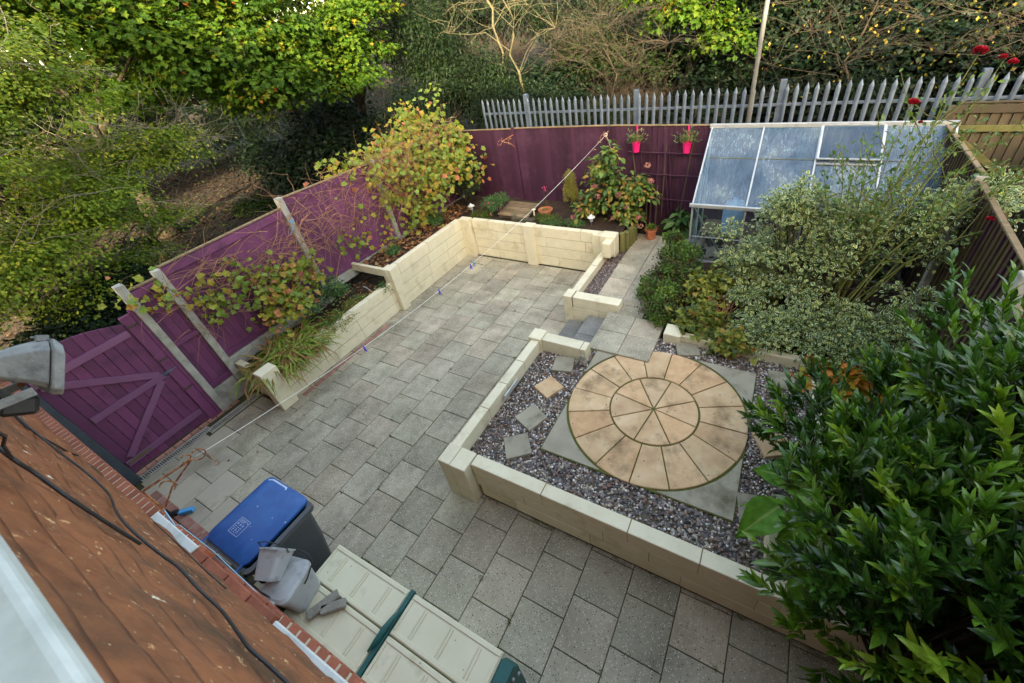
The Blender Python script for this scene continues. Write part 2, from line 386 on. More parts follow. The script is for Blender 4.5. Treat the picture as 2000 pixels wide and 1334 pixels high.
M['caddy'] = surf('light_grey_plastic', [srgb(160, 166, 166), srgb(174, 178, 176)], 4, .45, .08, 90, 0, dirt=srgb(122, 126, 126), dirtscale=6)
M['darkprint'] = surf('dark_print', [srgb(70, 74, 80)], 5, .6, 0, tint=0)
M['boxlid'] = surf('cream_plastic', [srgb(206, 200, 168), srgb(218, 212, 182)], 3, .5, .06, 60, .02, dirt=srgb(160, 150, 112), dirtscale=3, dirtpos=(.58, .8), speck=(12, .03, srgb(80, 70, 50), .8))
M['teal'] = surf('green_plastic', [srgb(10, 82, 78), srgb(18, 96, 90)], 5, .45, .06, 60, 0)
M['terracotta'] = surf('terracotta', [srgb(160, 86, 56), srgb(180, 104, 70)], 8, .85, .2, 60, 0, dirt=srgb(188, 140, 110), dirtscale=7)
M['pink'] = surf('pink_enamel', [srgb(226, 32, 110), srgb(236, 44, 124)], 5, .45, 0, tint=0)
M['stone'] = surf('garden_stone', [srgb(120, 116, 104), srgb(154, 150, 138)], 9, .9, .6, 60, 0)
M['rope'] = surf('white_line', [srgb(226, 226, 216)], 9, .7, 0, tint=0)
M['violet'] = surf('violet_plastic', [srgb(110, 84, 214)], 5, .45, 0, tint=0)
M['cyan'] = surf('cyan_plastic', [srgb(50, 164, 220)], 5, .45, 0, tint=0)
M['lampgrey'] = surf('weathered_lamp_casing', [srgb(120, 124, 126), srgb(150, 154, 152)], 20, .6, .25, 120, .04, dirt=srgb(92, 96, 98), dirtscale=24)
M['bark'] = surf('bark', [srgb(40, 34, 26), srgb(64, 56, 42)], 14, .95, .8, 30, .1, stretch=(1, 1, .3))
M['palebark'] = surf('pale_bark', [srgb(72, 70, 50), srgb(98, 94, 68)], 12, .9, .5, 30, .1)
M['twig'] = surf('twig', [srgb(46, 40, 30), srgb(70, 62, 48)], 10, .9, 0, tint=.3)
M['greytwig'] = surf('grey_twig', [srgb(104, 98, 84), srgb(140, 132, 114)], 10, .9, 0, tint=.3)
M['vinestem'] = surf('vine_stem', [srgb(140, 96, 70), srgb(176, 132, 96)], 10, .85, 0, tint=.35)
M['rosestem'] = surf('rose_stem', [srgb(84, 92, 40), srgb(110, 112, 56)], 10, .7, 0, tint=.2)
# glass: thin pane, mostly mirror-like at a slant, with a dirt film tinted blue to paint reflected sky
def glassmat(name, refl, dirt_sky_amt):
    mt, nt, b = newmat(name); L = nt.links
    tr = N(nt, 'ShaderNodeBsdfTransparent'); tr.inputs[0].default_value = (.82, .9, .93, 1)
    gl = N(nt, 'ShaderNodeBsdfGlossy'); gl.inputs['Roughness'].default_value = .06; gl.inputs[0].default_value = (.55, .82, 1, 1)
    fr = N(nt, 'ShaderNodeLayerWeight', Blend=refl)
    m1 = N(nt, 'ShaderNodeMixShader'); L.new(fr.outputs['Fresnel'], m1.inputs[0]); L.new(tr.outputs[0], m1.inputs[1]); L.new(gl.outputs[0], m1.inputs[2])
    p = N(nt, 'ShaderNodeNewGeometry'); mp = N(nt, 'ShaderNodeMapping'); mp.inputs['Scale'].default_value = (3.2, 1, 1); L.new(p.outputs['Position'], mp.inputs[0])
    n = N(nt, 'ShaderNodeTexNoise', Scale=9., Detail=9., Roughness=.75); L.new(mp.outputs[0], n.inputs['Vector'])
    nb = N(nt, 'ShaderNodeTexNoise', Scale=1.5, Detail=3.); L.new(p.outputs['Position'], nb.inputs['Vector'])
    b.inputs['Roughness'].default_value = .6
    L.new(ramp(nt, nb.outputs[0], [(.35, srgb(96, 136, 160)), (.55, srgb(126, 154, 170)), (.7, srgb(146, 168, 164))]), b.inputs['Base Color'])
    dm = mix(nt, 1., ramp(nt, n.outputs[0], [(.32, G(dirt_sky_amt * .25)), (.66, G(dirt_sky_amt * 1.3))]), ramp(nt, nb.outputs[0], [(.3, G(.6)), (.7, G(1.1))]), 'MULTIPLY')
    m2 = N(nt, 'ShaderNodeMixShader'); L.new(dm, m2.inputs[0]); L.new(m1.outputs[0], m2.inputs[1]); L.new(b.outputs[0], m2.inputs[2])
    L.new(m2.outputs[0], nt.nodes['Material Output'].inputs[0]); return mt
M['roofglass'] = glassmat('dirty_sky_tint_glass', .40, .5)
M['ventglass'] = glassmat('vent_glass', .45, .22)
M['sideglass'] = glassmat('side_glass', .25, .12)

# ------------------------------------------------------------------ terrain
def sm(a, b, x): t = np.clip((x - a) / (b - a), 0, 1); return t * t * (3 - 2 * t)
def gz(x, y):
    x = np.asarray(x, float); y = np.asarray(y, float)
    left = .8 * sm(-6.4, -9.5, x) * sm(-3, 1, y)
    back = .85 * sm(7.15, 7.5, y)
    h = np.where(x < -6.25, np.maximum(left, back * sm(-9, -6.4, x)), back)
    st = 9 + 7 * sm(-7, -12, x)
    bank = np.clip(y - st, 0, 14) * .42
    h = h + bank + .12 * np.sin(x * 1.3 + y * .7) * np.sin(y * 1.1 - x * .4) * sm(7.2, 9, y)
    h = np.where((x > -6.25) & (y < 7.15), -.08, h)
    return h
gx = np.concatenate([np.linspace(-150, -31, 12), np.arange(-30, 16, .4), np.linspace(17, 150, 12)])
gy = np.concatenate([np.linspace(-150, -16, 10), np.arange(-15, 7.0, .5), np.arange(7.0, 8, .1), np.arange(8, 34, .5), np.linspace(36, 150, 10)])
XX, YY = np.meshgrid(gx, gy); ZZ = gz(XX, YY)
nx, ny = len(gx), len(gy)
g = MB(); g.v = [(float(a), float(b), float(c)) for a, b, c in zip(XX.ravel(), YY.ravel(), ZZ.ravel())]
g.f = [(j * nx + i, j * nx + i + 1, (j + 1) * nx + i + 1, (j + 1) * nx + i) for j in range(ny - 1) for i in range(nx - 1)]; g.t = [.5] * len(g.f)
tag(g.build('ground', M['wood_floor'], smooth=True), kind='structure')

rng = np.random.default_rng(5)
def soil_sheet(mb, x0, x1, y0, y1, z, amp=.03, st=.08, skirt=.4):
    xs = np.linspace(x0, x1, max(2, int((x1 - x0) / st))); ys = np.linspace(y0, y1, max(2, int((y1 - y0) / st)))
    X, Y = np.meshgrid(xs, ys); Zs = z + amp * (np.sin(X * 7 + Y * 3) * np.sin(Y * 8 - X * 2)) + rng.normal(size=X.shape) * amp * .3
    n0 = len(xs); vs = list(zip(X.ravel(), Y.ravel(), Zs.ravel()))
    mb.quad_mesh(vs, [(j * n0 + i, j * n0 + i + 1, (j + 1) * n0 + i + 1, (j + 1) * n0 + i) for j in range(len(ys) - 1) for i in range(n0 - 1)], .5)
s = MB()
soil_sheet(s, -6.15, -5.3, .48, 3.12, .52)
soil_sheet(s, -6.15, -5.3, 3.18, 7.02, .83)
soil_sheet(s, -5.32, -1.48, 5.66, 7.02, .84)
soil_sheet(s, -.06, 2.9, 3.5, 7.0, .47)
soil_sheet(s, 1.9, 2.9, .6, 3.52, .47)
soil_sheet(s, -1.36, -.9, 6.5, 7.02, .47)
tag(s.build('soil', M['soil'], smooth=True), kind='structure')

# ------------------------------------------------------------------ patio paving
s = MB(); s.box(-6.25, 9, -1.5, 5.6, -.1, -.012, .5); tag(s.build('patio_bed', M['slabbed']), kind='structure')
s = MB(); s2 = MB(); rng = np.random.default_rng(11)
def slab(mb, x0, x1, y0, y1, z=0., g=.004, b=.004, th=.035):
    x0 += g; x1 -= g; y0 += g; y1 -= g
    if x1 - x0 < .03 or y1 - y0 < .03: return
    dz = rng.uniform(-.0025, .0025); zz = z + dz
    v = [(x, y, z - th) for x, y in ((x0, y0), (x1, y0), (x1, y1), (x0, y1))] + [(x, y, zz - b) for x, y in ((x0, y0), (x1, y0), (x1, y1), (x0, y1))] + \
        [(x, y, zz) for x, y in ((x0 + b, y0 + b), (x1 - b, y0 + b), (x1 - b, y1 - b), (x0 + b, y1 - b))]
    mb.quad_mesh(v, [(0, 1, 5, 4), (1, 2, 6, 5), (2, 3, 7, 6), (3, 0, 4, 7), (4, 5, 9, 8), (5, 6, 10, 9), (6, 7, 11, 10), (7, 4, 8, 11), (8, 9, 10, 11)], rng.random())
for k in range(-14, 8):
    for j in range(-4, 13):
        x0, x1 = k * .45, k * .45 + .45
        y0 = j * .45 + (.225 if k % 2 else 0); y1 = y0 + .45
        if x0 >= 3.3 or y0 > 5.5: continue
        x0 = max(x0, -5.97 if y0 < -.5 else -5.88); y0 = max(y0, -1.40); y1 = min(y1, 5.52)
        if x1 > -1.7 and y1 > .6:
            y1 = .52
        if x1 < -5.25: y1 = min(y1, .42)
        if y1 - y0 < .05 or x1 - x0 < .05: continue
        light = x0 < -4.3 and y1 < -.2 and (x0 + y1 < -5.2)
        slab(s2 if light else s, x0, x1, y0, y1)
pv = s.build('patio_paving', M['slab']); tag(pv, kind='structure')
tag(s2.build('side_paving', M['slab2']), kind='structure')
s = MB()
for i in range(8): slab(s, -5.62 + .215 * i, -5.41 + .215 * i, -1.40, -1.29, .003, .004)
for i in range(12): slab(s, -6.24, -6.14, -1.1 + i * .125 - .2, -.98 + i * .125 - .2, .003, .003)
for i in range(9): slab(s, -5.19 + .0, -5.08, .7 + i * .22, .91 + i * .22, .003, .004)
tag(s.build('brick_edging', M['brickpave']), kind='structure')

# upper path and platform
s = MB()
for i in range(2):
    for j in range(2): slab(s, -1.0 + .45 * i, -.55 + .45 * i, 2.84 + .45 * j, 3.29 + .45 * j, .502, .003, .006, .06)
yy = [3.74, 4.25, 4.75, 5.24, 5.75, 6.24, 6.52]
for a, b in zip([4.0] + yy[1:], yy[1:]): slab(s, -1.35, -.9, a, b, .498, .003, .005, .05)
yy = [3.74, 4.0, 4.48, 4.98, 5.48, 5.98, 6.52]
for a, b in zip(yy, yy[1:]): slab(s, -.9, -.45, a, b, .498, .003, .005, .05)
yy = [5.2, 5.65, 6.1, 6.52]
for a, b in zip(yy, yy[1:]): slab(s, -.45, -.05, a, b, .498, .003, .005, .05)
tag(s.build('path', M['slab']), kind='structure')
s = MB(); s.box(-.995, -.105, 2.845, 3.735, .2, .46, .5); s.box(-1.345, -.06, 4.0, 6.52, .2, .47, .5); s.box(-.85, -.06, 3.745, 3.99, .2, .47, .5)
tag(s.build('path_bed', M['slabbed']), kind='structure')
t = thing('garden_steps', 'two grey paving slab steps between the cream end walls', 'steps', (-1.5, 3.3, 0))
for (x0, x1, z) in ((-1.74, -1.388, .165), (-1.376, -1.012, .33)):  # gap between treads bares dark bed, imitating the nosing's shadow
    s = MB(); s.box(x0 + .03, x1 + .02, 2.82, 3.76, z - .165, z - .04, .5)
    o = s.build('riser', M['slabbed'], t)
    s = MB(); slab(s, x0, x1, 2.8, 3.27, z, .003, .005, .04); slab(s, x0, x1, 3.27, 3.76, z, .003, .005, .04); s.build('tread', M['slab3'], t)

# ------------------------------------------------------------------ cream block walls
def courses(mb, jm, a, b, th, z0, z1, n, face, off=0., bl=.9):
    """block courses between ground points a and b; jm = dark joint core"""
    a = Vector((*a, 0)); b = Vector((*b, 0)); d = b - a; L = d.length; u = d.normalized(); nrm = Vector((u.y, -u.x, 0)) * face
    R = Matrix((u, nrm, u.cross(nrm))).transposed()
    jm.obox((a + b) / 2 - nrm * (th / 2 + .0) + Vector((0, 0, (z0 + z1) / 2)), (L - .006, th - .008, z1 - z0 - .006), R, .5)
    h = (z1 - z0) / n
    for i in range(n):
        x = -((i % 2) * .5 + off) * bl + rng.uniform(-.05, .05)
        while x < L:
            w = bl * rng.choice([1, 1, .7, .5]); xa, xb = max(x, 0), min(x + w, L)
            if xb - xa > .02:
                c = a + u * ((xa + xb) / 2) - nrm * (th / 2 + rng.uniform(-.001, .001)); c.z = z0 + h * (i + .5)
                mb.obox(c, (xb - xa - .002, th, h - .0045), R, rng.random())
            x += w
def wall_thing(label, loc, segs, pillars, name='retaining_wall', damp=None):
    t = thing(name, label, 'wall', loc)
    b = MB(); j = MB()
    for sg in segs: courses(b, j, *sg)
    b.build('blockwork', M['cream'], t, .005); j.build('mortar_joint', M['joint'], t)
    for p in pillars:
        q = MB(); q.box(*p, random.random()); q.build('pillar', M['cream'], t, .007)
    if damp:
        q = MB(); q.box(*damp); q.build('damp_course', M['damp'], t)
    return t
rng = np.random.default_rng(21)
# left long wall: low half then high half
wall_thing('long cream block wall of the left bed, low half and high half with a pillar between', (-5.25, 3, 0),
           [((-5.24, .62), (-5.24, 3.14), .12, 0, .645, 3, 1), ((-5.22, 3.3), (-5.22, 5.5), .13, 0, .92, 4, 1), ((-6.15, .46), (-5.26, .46), .1, 0, .62, 3, 1)],
           [(-5.33, -5.13, .36, .62, 0, .76), (-5.36, -5.13, 3.13, 3.32, 0, .945), (-5.24, -4.97, 5.46, 5.62, 0, .935)])
wall_thing('cream block wall with a middle pillar closing the far end of the patio', (-3.5, 5.55, 0),
           [((-4.96, 5.56), (-1.78, 5.56), .12, 0, .905, 4, 1)],
           [(-3.545, -3.3, 5.47, 5.66, 0, .94), (-1.98, -1.79, 5.49, 5.6, 0, .9), (-1.785, -1.49, 5.42, 5.66, .5, .93), (-1.66, -1.5, 5.2, 5.415, .6, .9)])
t = wall_thing('cream block wall left of the gravel strip, ending in a short return beside the steps', (-1.7, 4.8, 0),
           [((-1.775, 4.02), (-1.775, 5.45), .13, 0, .60, 3, -1), ((-1.69, 3.8), (-.85, 3.8), .19, .0, .615, 3, 1)],
           [(-1.83, -1.678, 3.785, 4.02, 0, .62)])
t = wall_thing('cream block wall between patio and stone circle, with a short return at the steps', (-1.7, 1.6, 0),
           [((-1.775, .6), (-1.775, 2.58), .13, 0, .645, 3, -1), ((-1.62, 2.6), (-.92, 2.6), .18, .0, .66, 3, 1)],
           [(-1.83, -1.62, 2.57, 2.8, 0, .68)])
wall_thing('long cream block wall at the front of the gravel bed with a corner pillar', (.8, .5, 0),
           [((-1.4, .475), (3.6, .475), .14, .05, .645, 3, 1)],
           [(-1.785, -1.62, .365, .62, 0, .66), (-1.615, -1.41, .365, .615, 0, .655)], damp=(-1.4, 3.6, .49, .6, 0, .06))
t = wall_thing('low cream kerb wall round the planted bed behind the stone circle', (.9, 3.5, .4),
           [((0.18, 3.42), (1.95, 3.42), .1, .4, .58, 1, 1)],
           [(-.04, .2, 3.37, 3.62, .42, .6)], name='kerb_wall')
t = wall_thing('cream kerb wall on the right of the gravel, half hidden under the evergreen hedge', (1.85, 1.9, .4),
           [((1.8, 1.05), (1.8, 3.3), .1, .4, .58, 1, -1)], [], name='kerb_wall')
def single(name, label, cat, mb, mat, group=None, bevel=0, smooth=False, kind=None):
    # origin at the base centre of the mesh
    xs = [p[0] for p in mb.v]; ys = [p[1] for p in mb.v]; zs = [p[2] for p in mb.v]
    c = ((min(xs) + max(xs)) / 2, (min(ys) + max(ys)) / 2, min(zs))
    mb.v = [(p[0] - c[0], p[1] - c[1], p[2] - c[2]) for p in mb.v]
    o = mb.build(name, mat, None, bevel, smooth); o.location = c
    return tag(o, label, cat, group, kind)
for lab, p, r in (('cream concrete block at the right end of the slate, nearer the circle', (1.56, .93), .1), ('cream concrete block wedged behind the front wall under the broad leaves', (1.70, .76), .25)):
    s = MB(); s.obox((*p, .52), (.15, .2, .2), Matrix.Rotation(r, 3, 'Z')); single('concrete_block', lab, 'block', s, M['cream'], 'loose concrete blocks', .008)
s = MB(); s.obox((-5.72, 3.15, .87), (.98, .07, .16), Matrix.Rotation(.0, 3, 'Z'))
single('timber_edging', 'short painted board stepping the left bed up to its higher half', 'edging', s, M['cream'], bevel=.006)

# ------------------------------------------------------------------ stone circle
CX, CY, CZ = .18, 2.09, .475
t = thing('paving_circle', 'round tan sandstone paving circle squared off with grey corner slabs', 'paving', (CX, CY, .42))
s = MB(); s.box(-.86, 1.22, 1.05, 3.12, .40, .462, .5); s.build('moss_bed', M['moss'], t)
def arc(r, a0, a1, n): return [(CX + r * math.cos(math.radians(a0 + (a1 - a0) * i / n)), CY + r * math.sin(math.radians(a0 + (a1 - a0) * i / n))) for i in range(n + 1)]
rng = np.random.default_rng(3)
def wedge(r0, r1, a0, a1, gap=.008):
    g1 = math.degrees(gap / r1); o = arc(r1, a0 + g1, a1 - g1, 8)
    if r0 < .05:
        am = math.radians((a0 + a1) / 2); i = [(CX + .02 * math.cos(am), CY + .02 * math.sin(am))]
    else:
        g0 = math.degrees(gap / r0); i = arc(r0, a0 + g0, a1 - g0, 8)[::-1]
    return o + i
for k in range(8):
    q = MB(); q.prism(wedge(0, .515 + rng.uniform(-.004, .004), -9.5 + 45 * k, 35.5 + 45 * k, .0065), .44, CZ + rng.uniform(-.002, .003), bev=.006); q.build('centre_slab', M['sand'], t)
for k in range(16):
    q = MB(); q.prism(wedge(.535, 1.04 + rng.uniform(-.006, .006), 1.5 + 22.5 * k, 24 + 22.5 * k, .006), .44, CZ + rng.uniform(-.002, .003), bev=.006); q.build('ring_slab', M['sand'], t)
for k, (sx, sy) in enumerate(((1, 1), (-1, 1), (-1, -1), (1, -1))):
    a0 = 90 * k; h = 1.03
    ed = [(CX + sx * h, CY + sy * h)]
    P0 = arc(1.068, a0 + 17, a0 + 73, 10)
    q0 = (CX + (sx * h if k in (0, 2) else P0[0][0] - CX), 0)
    if k in (0, 2): st = (CX + sx * h, P0[0][1]); en = (P0[-1][0], CY + sy * h)
    else: st = (P0[0][0], CY + sy * h); en = (CX + sx * h, P0[-1][1])
    q = MB(); q.prism([st] + ed + [en] + P0[::-1], .43, CZ - .003, bev=.004); q.build('corner_slab', M['greystone'], t)
    for sgn in (0, 1):
        aa, bb = (a0 + 1.5, a0 + 15.5) if sgn == 0 else (a0 + 74.5, a0 + 88.5)
        Q = [p for p in arc(1.066, aa, bb, 5) if abs(p[0] - CX) < h and abs(p[1] - CY) < h]
        if len(Q) < 3: continue
        pr = (lambda p: (CX + sx * h, p[1])) if (sgn == 0) == (k in (0, 2)) else (lambda p: (p[0], CY + sy * h))
        out = [pr(Q[0])] + [pr(Q[-1])]
        q = MB(); q.prism(out + Q[::-1], .43, CZ - .004, bev=.002); q.build('corner_sliver', M['sand'], t)
steps = [(-1.19, 2.42, 12, 'greystone', .29, 'grey square stepping stone nearest the small stone figure'), (-1.19, 1.95, -26, 'sand', .29, 'tan square stepping stone, second along the row left of the circle'),
         (-1.17, 1.41, -24, 'greystone', .3, 'grey square stepping stone, third along the row left of the circle'), (-1.12, .98, 38, 'greystone', .3, 'grey square stepping stone at the front left corner of the slate'),
         (.32, 3.31, 20, 'greystone', .3, 'dark square stepping stone behind the circle by the kerb'), (1.5, 3.1, 8, 'greystone', .3, 'dusty grey stepping stone at the back right of the gravel'),
         (1.47, 2.1, 30, 'sand', .32, 'tan stepping stone right of the circle, half under the hedge'), (1.38, 1.25, 12, 'greystone', .3, 'dark stepping stone under the broad green leaves')]
for x, y, a, mt, sz, lab in steps:
    q = MB(); c, sn = math.cos(math.radians(a)), math.sin(math.radians(a)); h = sz / 2
    q.prism([(x + u * c - v * sn, y + u * sn + v * c) for u, v in ((-h, -h), (h, -h * .97), (h * .98, h), (-h, h * 1.02))], .44, .482, bev=.006)
    single('stepping_stone', lab, 'stepping stone', q, M[mt], 'stepping stones in the gravel')

# ------------------------------------------------------------------ gravel
q = MB(); soil_sheet(q, -1.66, 1.78, .6, 2.62, .432, .008); soil_sheet(q, -.98, 1.78, 2.62, 3.45, .432, .008); soil_sheet(q, -1.66, -1.35, 3.98, 6.5, .44, .008); soil_sheet(q, 1.3, 1.95, .6, 1.1, .432, .01)
tag(q.build('gravel_bed', M['gravelbase'], smooth=True), kind='structure')
rng = np.random.default_rng(8)
def gravel_pts(n, boxes, z, keep):
    a = np.array([(b[1] - b[0]) * (b[3] - b[2]) for b in boxes]); k = rng.choice(len(boxes), n, p=a / a.sum()); B = np.array(boxes)[k]
    x = B[:, 0] + rng.random(n) * (B[:, 1] - B[:, 0]); y = B[:, 2] + rng.random(n) * (B[:, 3] - B[:, 2])
    ok = keep(x, y); return np.c_[x, y, np.full(n, z)][ok]
insq = lambda x, y: (x > -.84) & (x < 1.2) & (y > 1.07) & (y < 3.1)
onplat = lambda x, y: ((x < -.1) & (y > 2.84)) | ((x < -.95) & (y > 2.60))
def st_mat(name, stops):
    mt, nt, b = newmat(name); at = N(nt, 'ShaderNodeAttribute', attribute_name='tint')
    nt.links.new(ramp(nt, at.outputs['Fac'], stops, 'CONSTANT'), b.inputs['Base Color']); b.inputs['Roughness'].default_value = .6; return mt
m_slate = st_mat('slate_chip', [(0, srgb(72, 66, 64)), (.25, srgb(98, 86, 84)), (.45, srgb(84, 80, 80)), (.6, srgb(122, 112, 106)), (.76, srgb(116, 86, 72)), (.88, srgb(160, 146, 126))])
m_peb = st_mat('pebble', [(0, srgb(176, 168, 156)), (.2, srgb(140, 112, 92)), (.35, srgb(206, 200, 190)), (.48, srgb(108, 108, 106)), (.7, srgb(150, 132, 112)), (.85, srgb(120, 84, 68)), (.93, srgb(226, 222, 214))])
slatey = lambda x, y: (1.2 - 1.0 * (y - .6)) + .5 * np.sin(x * 3)    # chance of slate rather than pebble: mostly the front strip
BX = [(-1.63, 1.76, .62, 3.42)]
def kp_s(x, y): return ~insq(x, y) & ~onplat(x, y) & (rng.random(len(x)) < np.where(x < -.86, .5, np.where(y < 1.1, .95, .35)) * (1 - .8 * np.exp(-(((x - .45) / .25) ** 2 + ((y - .82) / .12) ** 2))))
def kp_p(x, y): return ~insq(x, y) & ~onplat(x, y) & (rng.random(len(x)) < np.where(x < -.86, .8, np.where(y < 1.1, .5, .95)))
def stones(name, P, tpl, mat, s0, s1, flat, up=.6):
    n = len(P); S = rng.uniform(s0, s1, n) ; S3 = np.c_[S * rng.uniform(.7, 1.1, n), S, S * flat]
    P = P + np.c_[np.zeros((n, 2)), S * .28 * rng.random(n)]
    o = scatter(name, tpl, P, np.c_[rng.normal(size=(n, 2)), rng.normal(size=n) * .25], np.c_[rng.normal(size=(n, 2)) * .3, np.ones(n)], S3, mat)
    return tag(o, kind='stuff')
o = stones('slate_chips', gravel_pts(15000, BX, .438, kp_s), t_stone(.4, 1, True), m_slate, .018, .052, 1); tag(o, 'plum slate chips spread round the stone circle', 'slate')
o = stones('pebbles', gravel_pts(19000, BX, .440, kp_p), t_stone(.7, 2), m_peb, .014, .036, 1); tag(o, 'mixed small pebbles scattered between the slate chips', 'gravel')
o = stones('path_gravel', gravel_pts(3200, [(-1.65, -1.36, 4.0, 6.6)], .448, lambda x, y: x < 9), t_stone(.5, 3, True), m_slate, .015, .045, 1); tag(o, 'dark slate in the narrow strip beside the upper path', 'slate')
# ------------------------------------------------------------------ house
t = thing('house', 'brick house wall with brown tile hanging below the upstairs window', 'house', (0, -5, 0))
s = MB(); s.box(-6.15, 16, -9.5, -1.425, 0, 2.2); s.box(-6.15, 16, -9.5, -1.52, 2.2, 5.6); s.build('wall', M['mortar'], t)
s = MB(); rng = np.random.default_rng(2)
for i in range(29):                       # brick faces set in the mortar, left half only (the part the garden sees)
    z = .005 + i * .075; x = -6.15 - (i % 2) * .11
    while x < 4:
        xa = max(x, -6.15); s.box(xa + .005, x + .215, -1.5, -1.418, z + .005, z + .068, rng.random()); x += .225
s.build('brickwork', M['brick'], t)
for xa_, xb_ in ((-6.12, -1.66), (-.86, 3.4)):
    s = MB(); x = xa_
    while x < xb_: s.box(x + .007, x + .066, -1.5, -1.350, 2.12, 2.215, rng.random()); x += .075
    s.build('brick_ledge', M['brick'], t, .003)
    s = MB(); s.box(xa_, xb_, -1.5, -1.356, 2.125, 2.210); s.build('ledge_mortar', M['mortar'], t)
s = MB(); z = 1.8
for j in range(6):
    x = -1.655 - (j % 2) * .11
    while x < -.87: s.box(max(x, -1.655) + .004, min(x + .215, -.866), -1.5, -1.372 + .012 * (j % 3 == 0), z + .004, z + .066, rng.random()); x += .225
    z += .075
s.build('brick_pier', M['brick'], t, .003)
# tile hanging, overlapping courses on a slightly battered face; the faces are rounded by many coats of paint
s = MB(); nC = 14; dz = 1.79 / nC; rng = np.random.default_rng(4)
for i in range(nC):
    zb = 2.28 + i * dz; K = 5; xs = np.arange(-6.12, 3.2, .045); ph = rng.uniform(0, 6, 4)
    wob = 1.7 * (.0022 * np.sin(xs * 5.1 + ph[0]) + .0018 * np.sin(xs * 11 + ph[1]) + .0012 * np.sin(xs * 23 + ph[2]) + .002 * np.sign(np.sin(xs * 19 + ph[3])))
    vs = []
    for x, wv in zip(xs, wob):
        for k in range(K + 1):
            u = k / K; z = zb + dz * 1.04 * u + wv * 1.2; y = -1.46 + (4.07 - z) * .022 + .003 + (.0135 + wv) * math.cos(u * PI / 2) ** .7 * (1 if k else .72)
            vs.append((x, y, z - (.004 if k == 0 else 0)))
        vs.append((x, -1.46 + (4.07 - zb) * .022 - .012, zb + wv))
    n = K + 2; fs = [(a * n + k, (a + 1) * n + k, (a + 1) * n + k + 1, a * n + k + 1) for a in range(len(xs) - 1) for k in range(K)] + [(a * n + n - 1, (a + 1) * n + n - 1, (a + 1) * n, a * n) for a in range(len(xs) - 1)]
    s.quad_mesh(vs, fs, rng.random())
s.build('tile_hanging', M['tile'], t, smooth=True)
s = MB(); s.box(-6.15, 3.3, -1.50, -1.455, 2.22, 4.1); s.build('batten_wall', M['tile'], t)
s = MB(); s.box(-1.9, 2.2, -1.62, -1.415, 4.075, 4.115); s.box(-1.9, 2.2, -1.66, -1.49, 4.116, 4.16); s.build('window_sill', M['white'], t, .012, seg=3)
s = MB(); s.box(-2.2, -1.68, -1.5, -1.366, 2.216, 2.236); s.build('window_head', M['white'], t, .006)
s = MB(); s.box(-.84, -.1, -1.5, -1.385, 2.216, 2.262); s.build('window_head', M['white'], t, .006)
s = MB()  # out of view; roof and wall length set to keep the garden shaded
s.quad_mesh([(-6.6, -1.0, 5.5), (16.5, -1.0, 5.5), (16.5, -5.5, 9.2), (-6.6, -5.5, 9.2), (-6.6, -10, 5.5), (16.5, -10, 5.5)], [(0, 1, 2, 3), (3, 2, 5, 4), (0, 3, 4), (1, 5, 2), (0, 4, 5, 1)])
s.build('roof', M['tile'], t)
# pipe/trim in the corner by the gate
s = MB(); s.box(-6.16, -6.02, -1.415, -1.30, 0, 1.9); s.box(-6.15, -6.03, -1.41, -1.31, 1.9, 2.0)
single('corner_post', 'dark slate grey post between the purple gate and the brick wall', 'post', s, surf('slate_grey_paint', [srgb(44, 54, 60), srgb(58, 68, 74)], 6, .6, .1), bevel=.006)
s = MB(); s.tube([(-4.98, -1.40, 0), (-4.98, -1.40, .25), (-4.98, -1.44, .35)], .034, 10)
s.tube([(-4.98, -1.40, .03), (-4.92, -1.33, .03)], .036, 10); single('waste_pipe', 'short black waste pipe at the foot of the brick wall near the bin', 'pipe', s, M['black'])
s = MB(); s.obox((-4.80, -1.27, .04), (.16, .05, .05), Matrix.Rotation(.75, 3, 'Z')); single('dustpan', 'short bright blue plastic strip on the red pavers by the wall', 'plastic strip', s, M['cyan'])

def cable(label, pts, r, name='cable'):
    s = MB(); P = [Vector(p) for p in pts]; out = []
    for i in range(len(P) - 1):                       # Catmull-Rom
        a, b, c, d = P[max(i - 1, 0)], P[i], P[i + 1], P[min(i + 2, len(P) - 1)]
        for k in range(6):
            u = k / 6; out.append(.5 * ((2 * b) + (c - a) * u + (2 * a - 5 * b + 4 * c - d) * u * u + (3 * b - a - 3 * c + d) * u ** 3))
    out.append(P[-1]); s.tube(out, r, 8); return single(name, label, 'cable', s, M['black'], 'cables pinned to the tile hanging', smooth=True)
yk = lambda z, o=.03: -1.46 + (4.07 - z) * .022 + o
cable('thick black cable nearest the window sill, ending on the tiles', [(x, yk(z), z) for x, z in ((-1.05, 3.86), (-.793, 3.752), (-.765, 3.665), (-.708, 3.594), (-.684, 3.522), (-.669, 3.42), (-.661, 3.308))], .0052)
cable('long wavy black cable running the full length of the tiles', [(x, yk(z), z) for x, z in ((-3.1, 3.2), (-2.45, 3.15), (-2.19, 3.12), (-2.02, 3.04), (-1.9, 2.93), (-1.61, 2.94), (-1.1, 3.17), (-.90, 3.23), (-.77, 3.22), (-.70, 3.17), (-.66, 3.12), (-.47, 3.16), (-.33, 3.16), (-.154, 3.24), (-.034, 3.295), (.04, 3.28), (.093, 3.275), (.2, 3.27))], .0045)
cable('thin black cable at the lower edge of the tiles by the gate', [(x, yk(z, .022), z) for x, z in ((-2.9, 3.1), (-2.3, 3.1), (-2.5, 2.84), (-2.62, 2.7), (-2.9, 2.5))], .005)
cable('thin drooping black cable along the bottom of the tiles above the bin', [(x, yk(z, .022), z) for x, z in ((-1.85, 2.45), (-1.53, 2.48), (-1.15, 2.54), (-.98, 2.53))], .003)

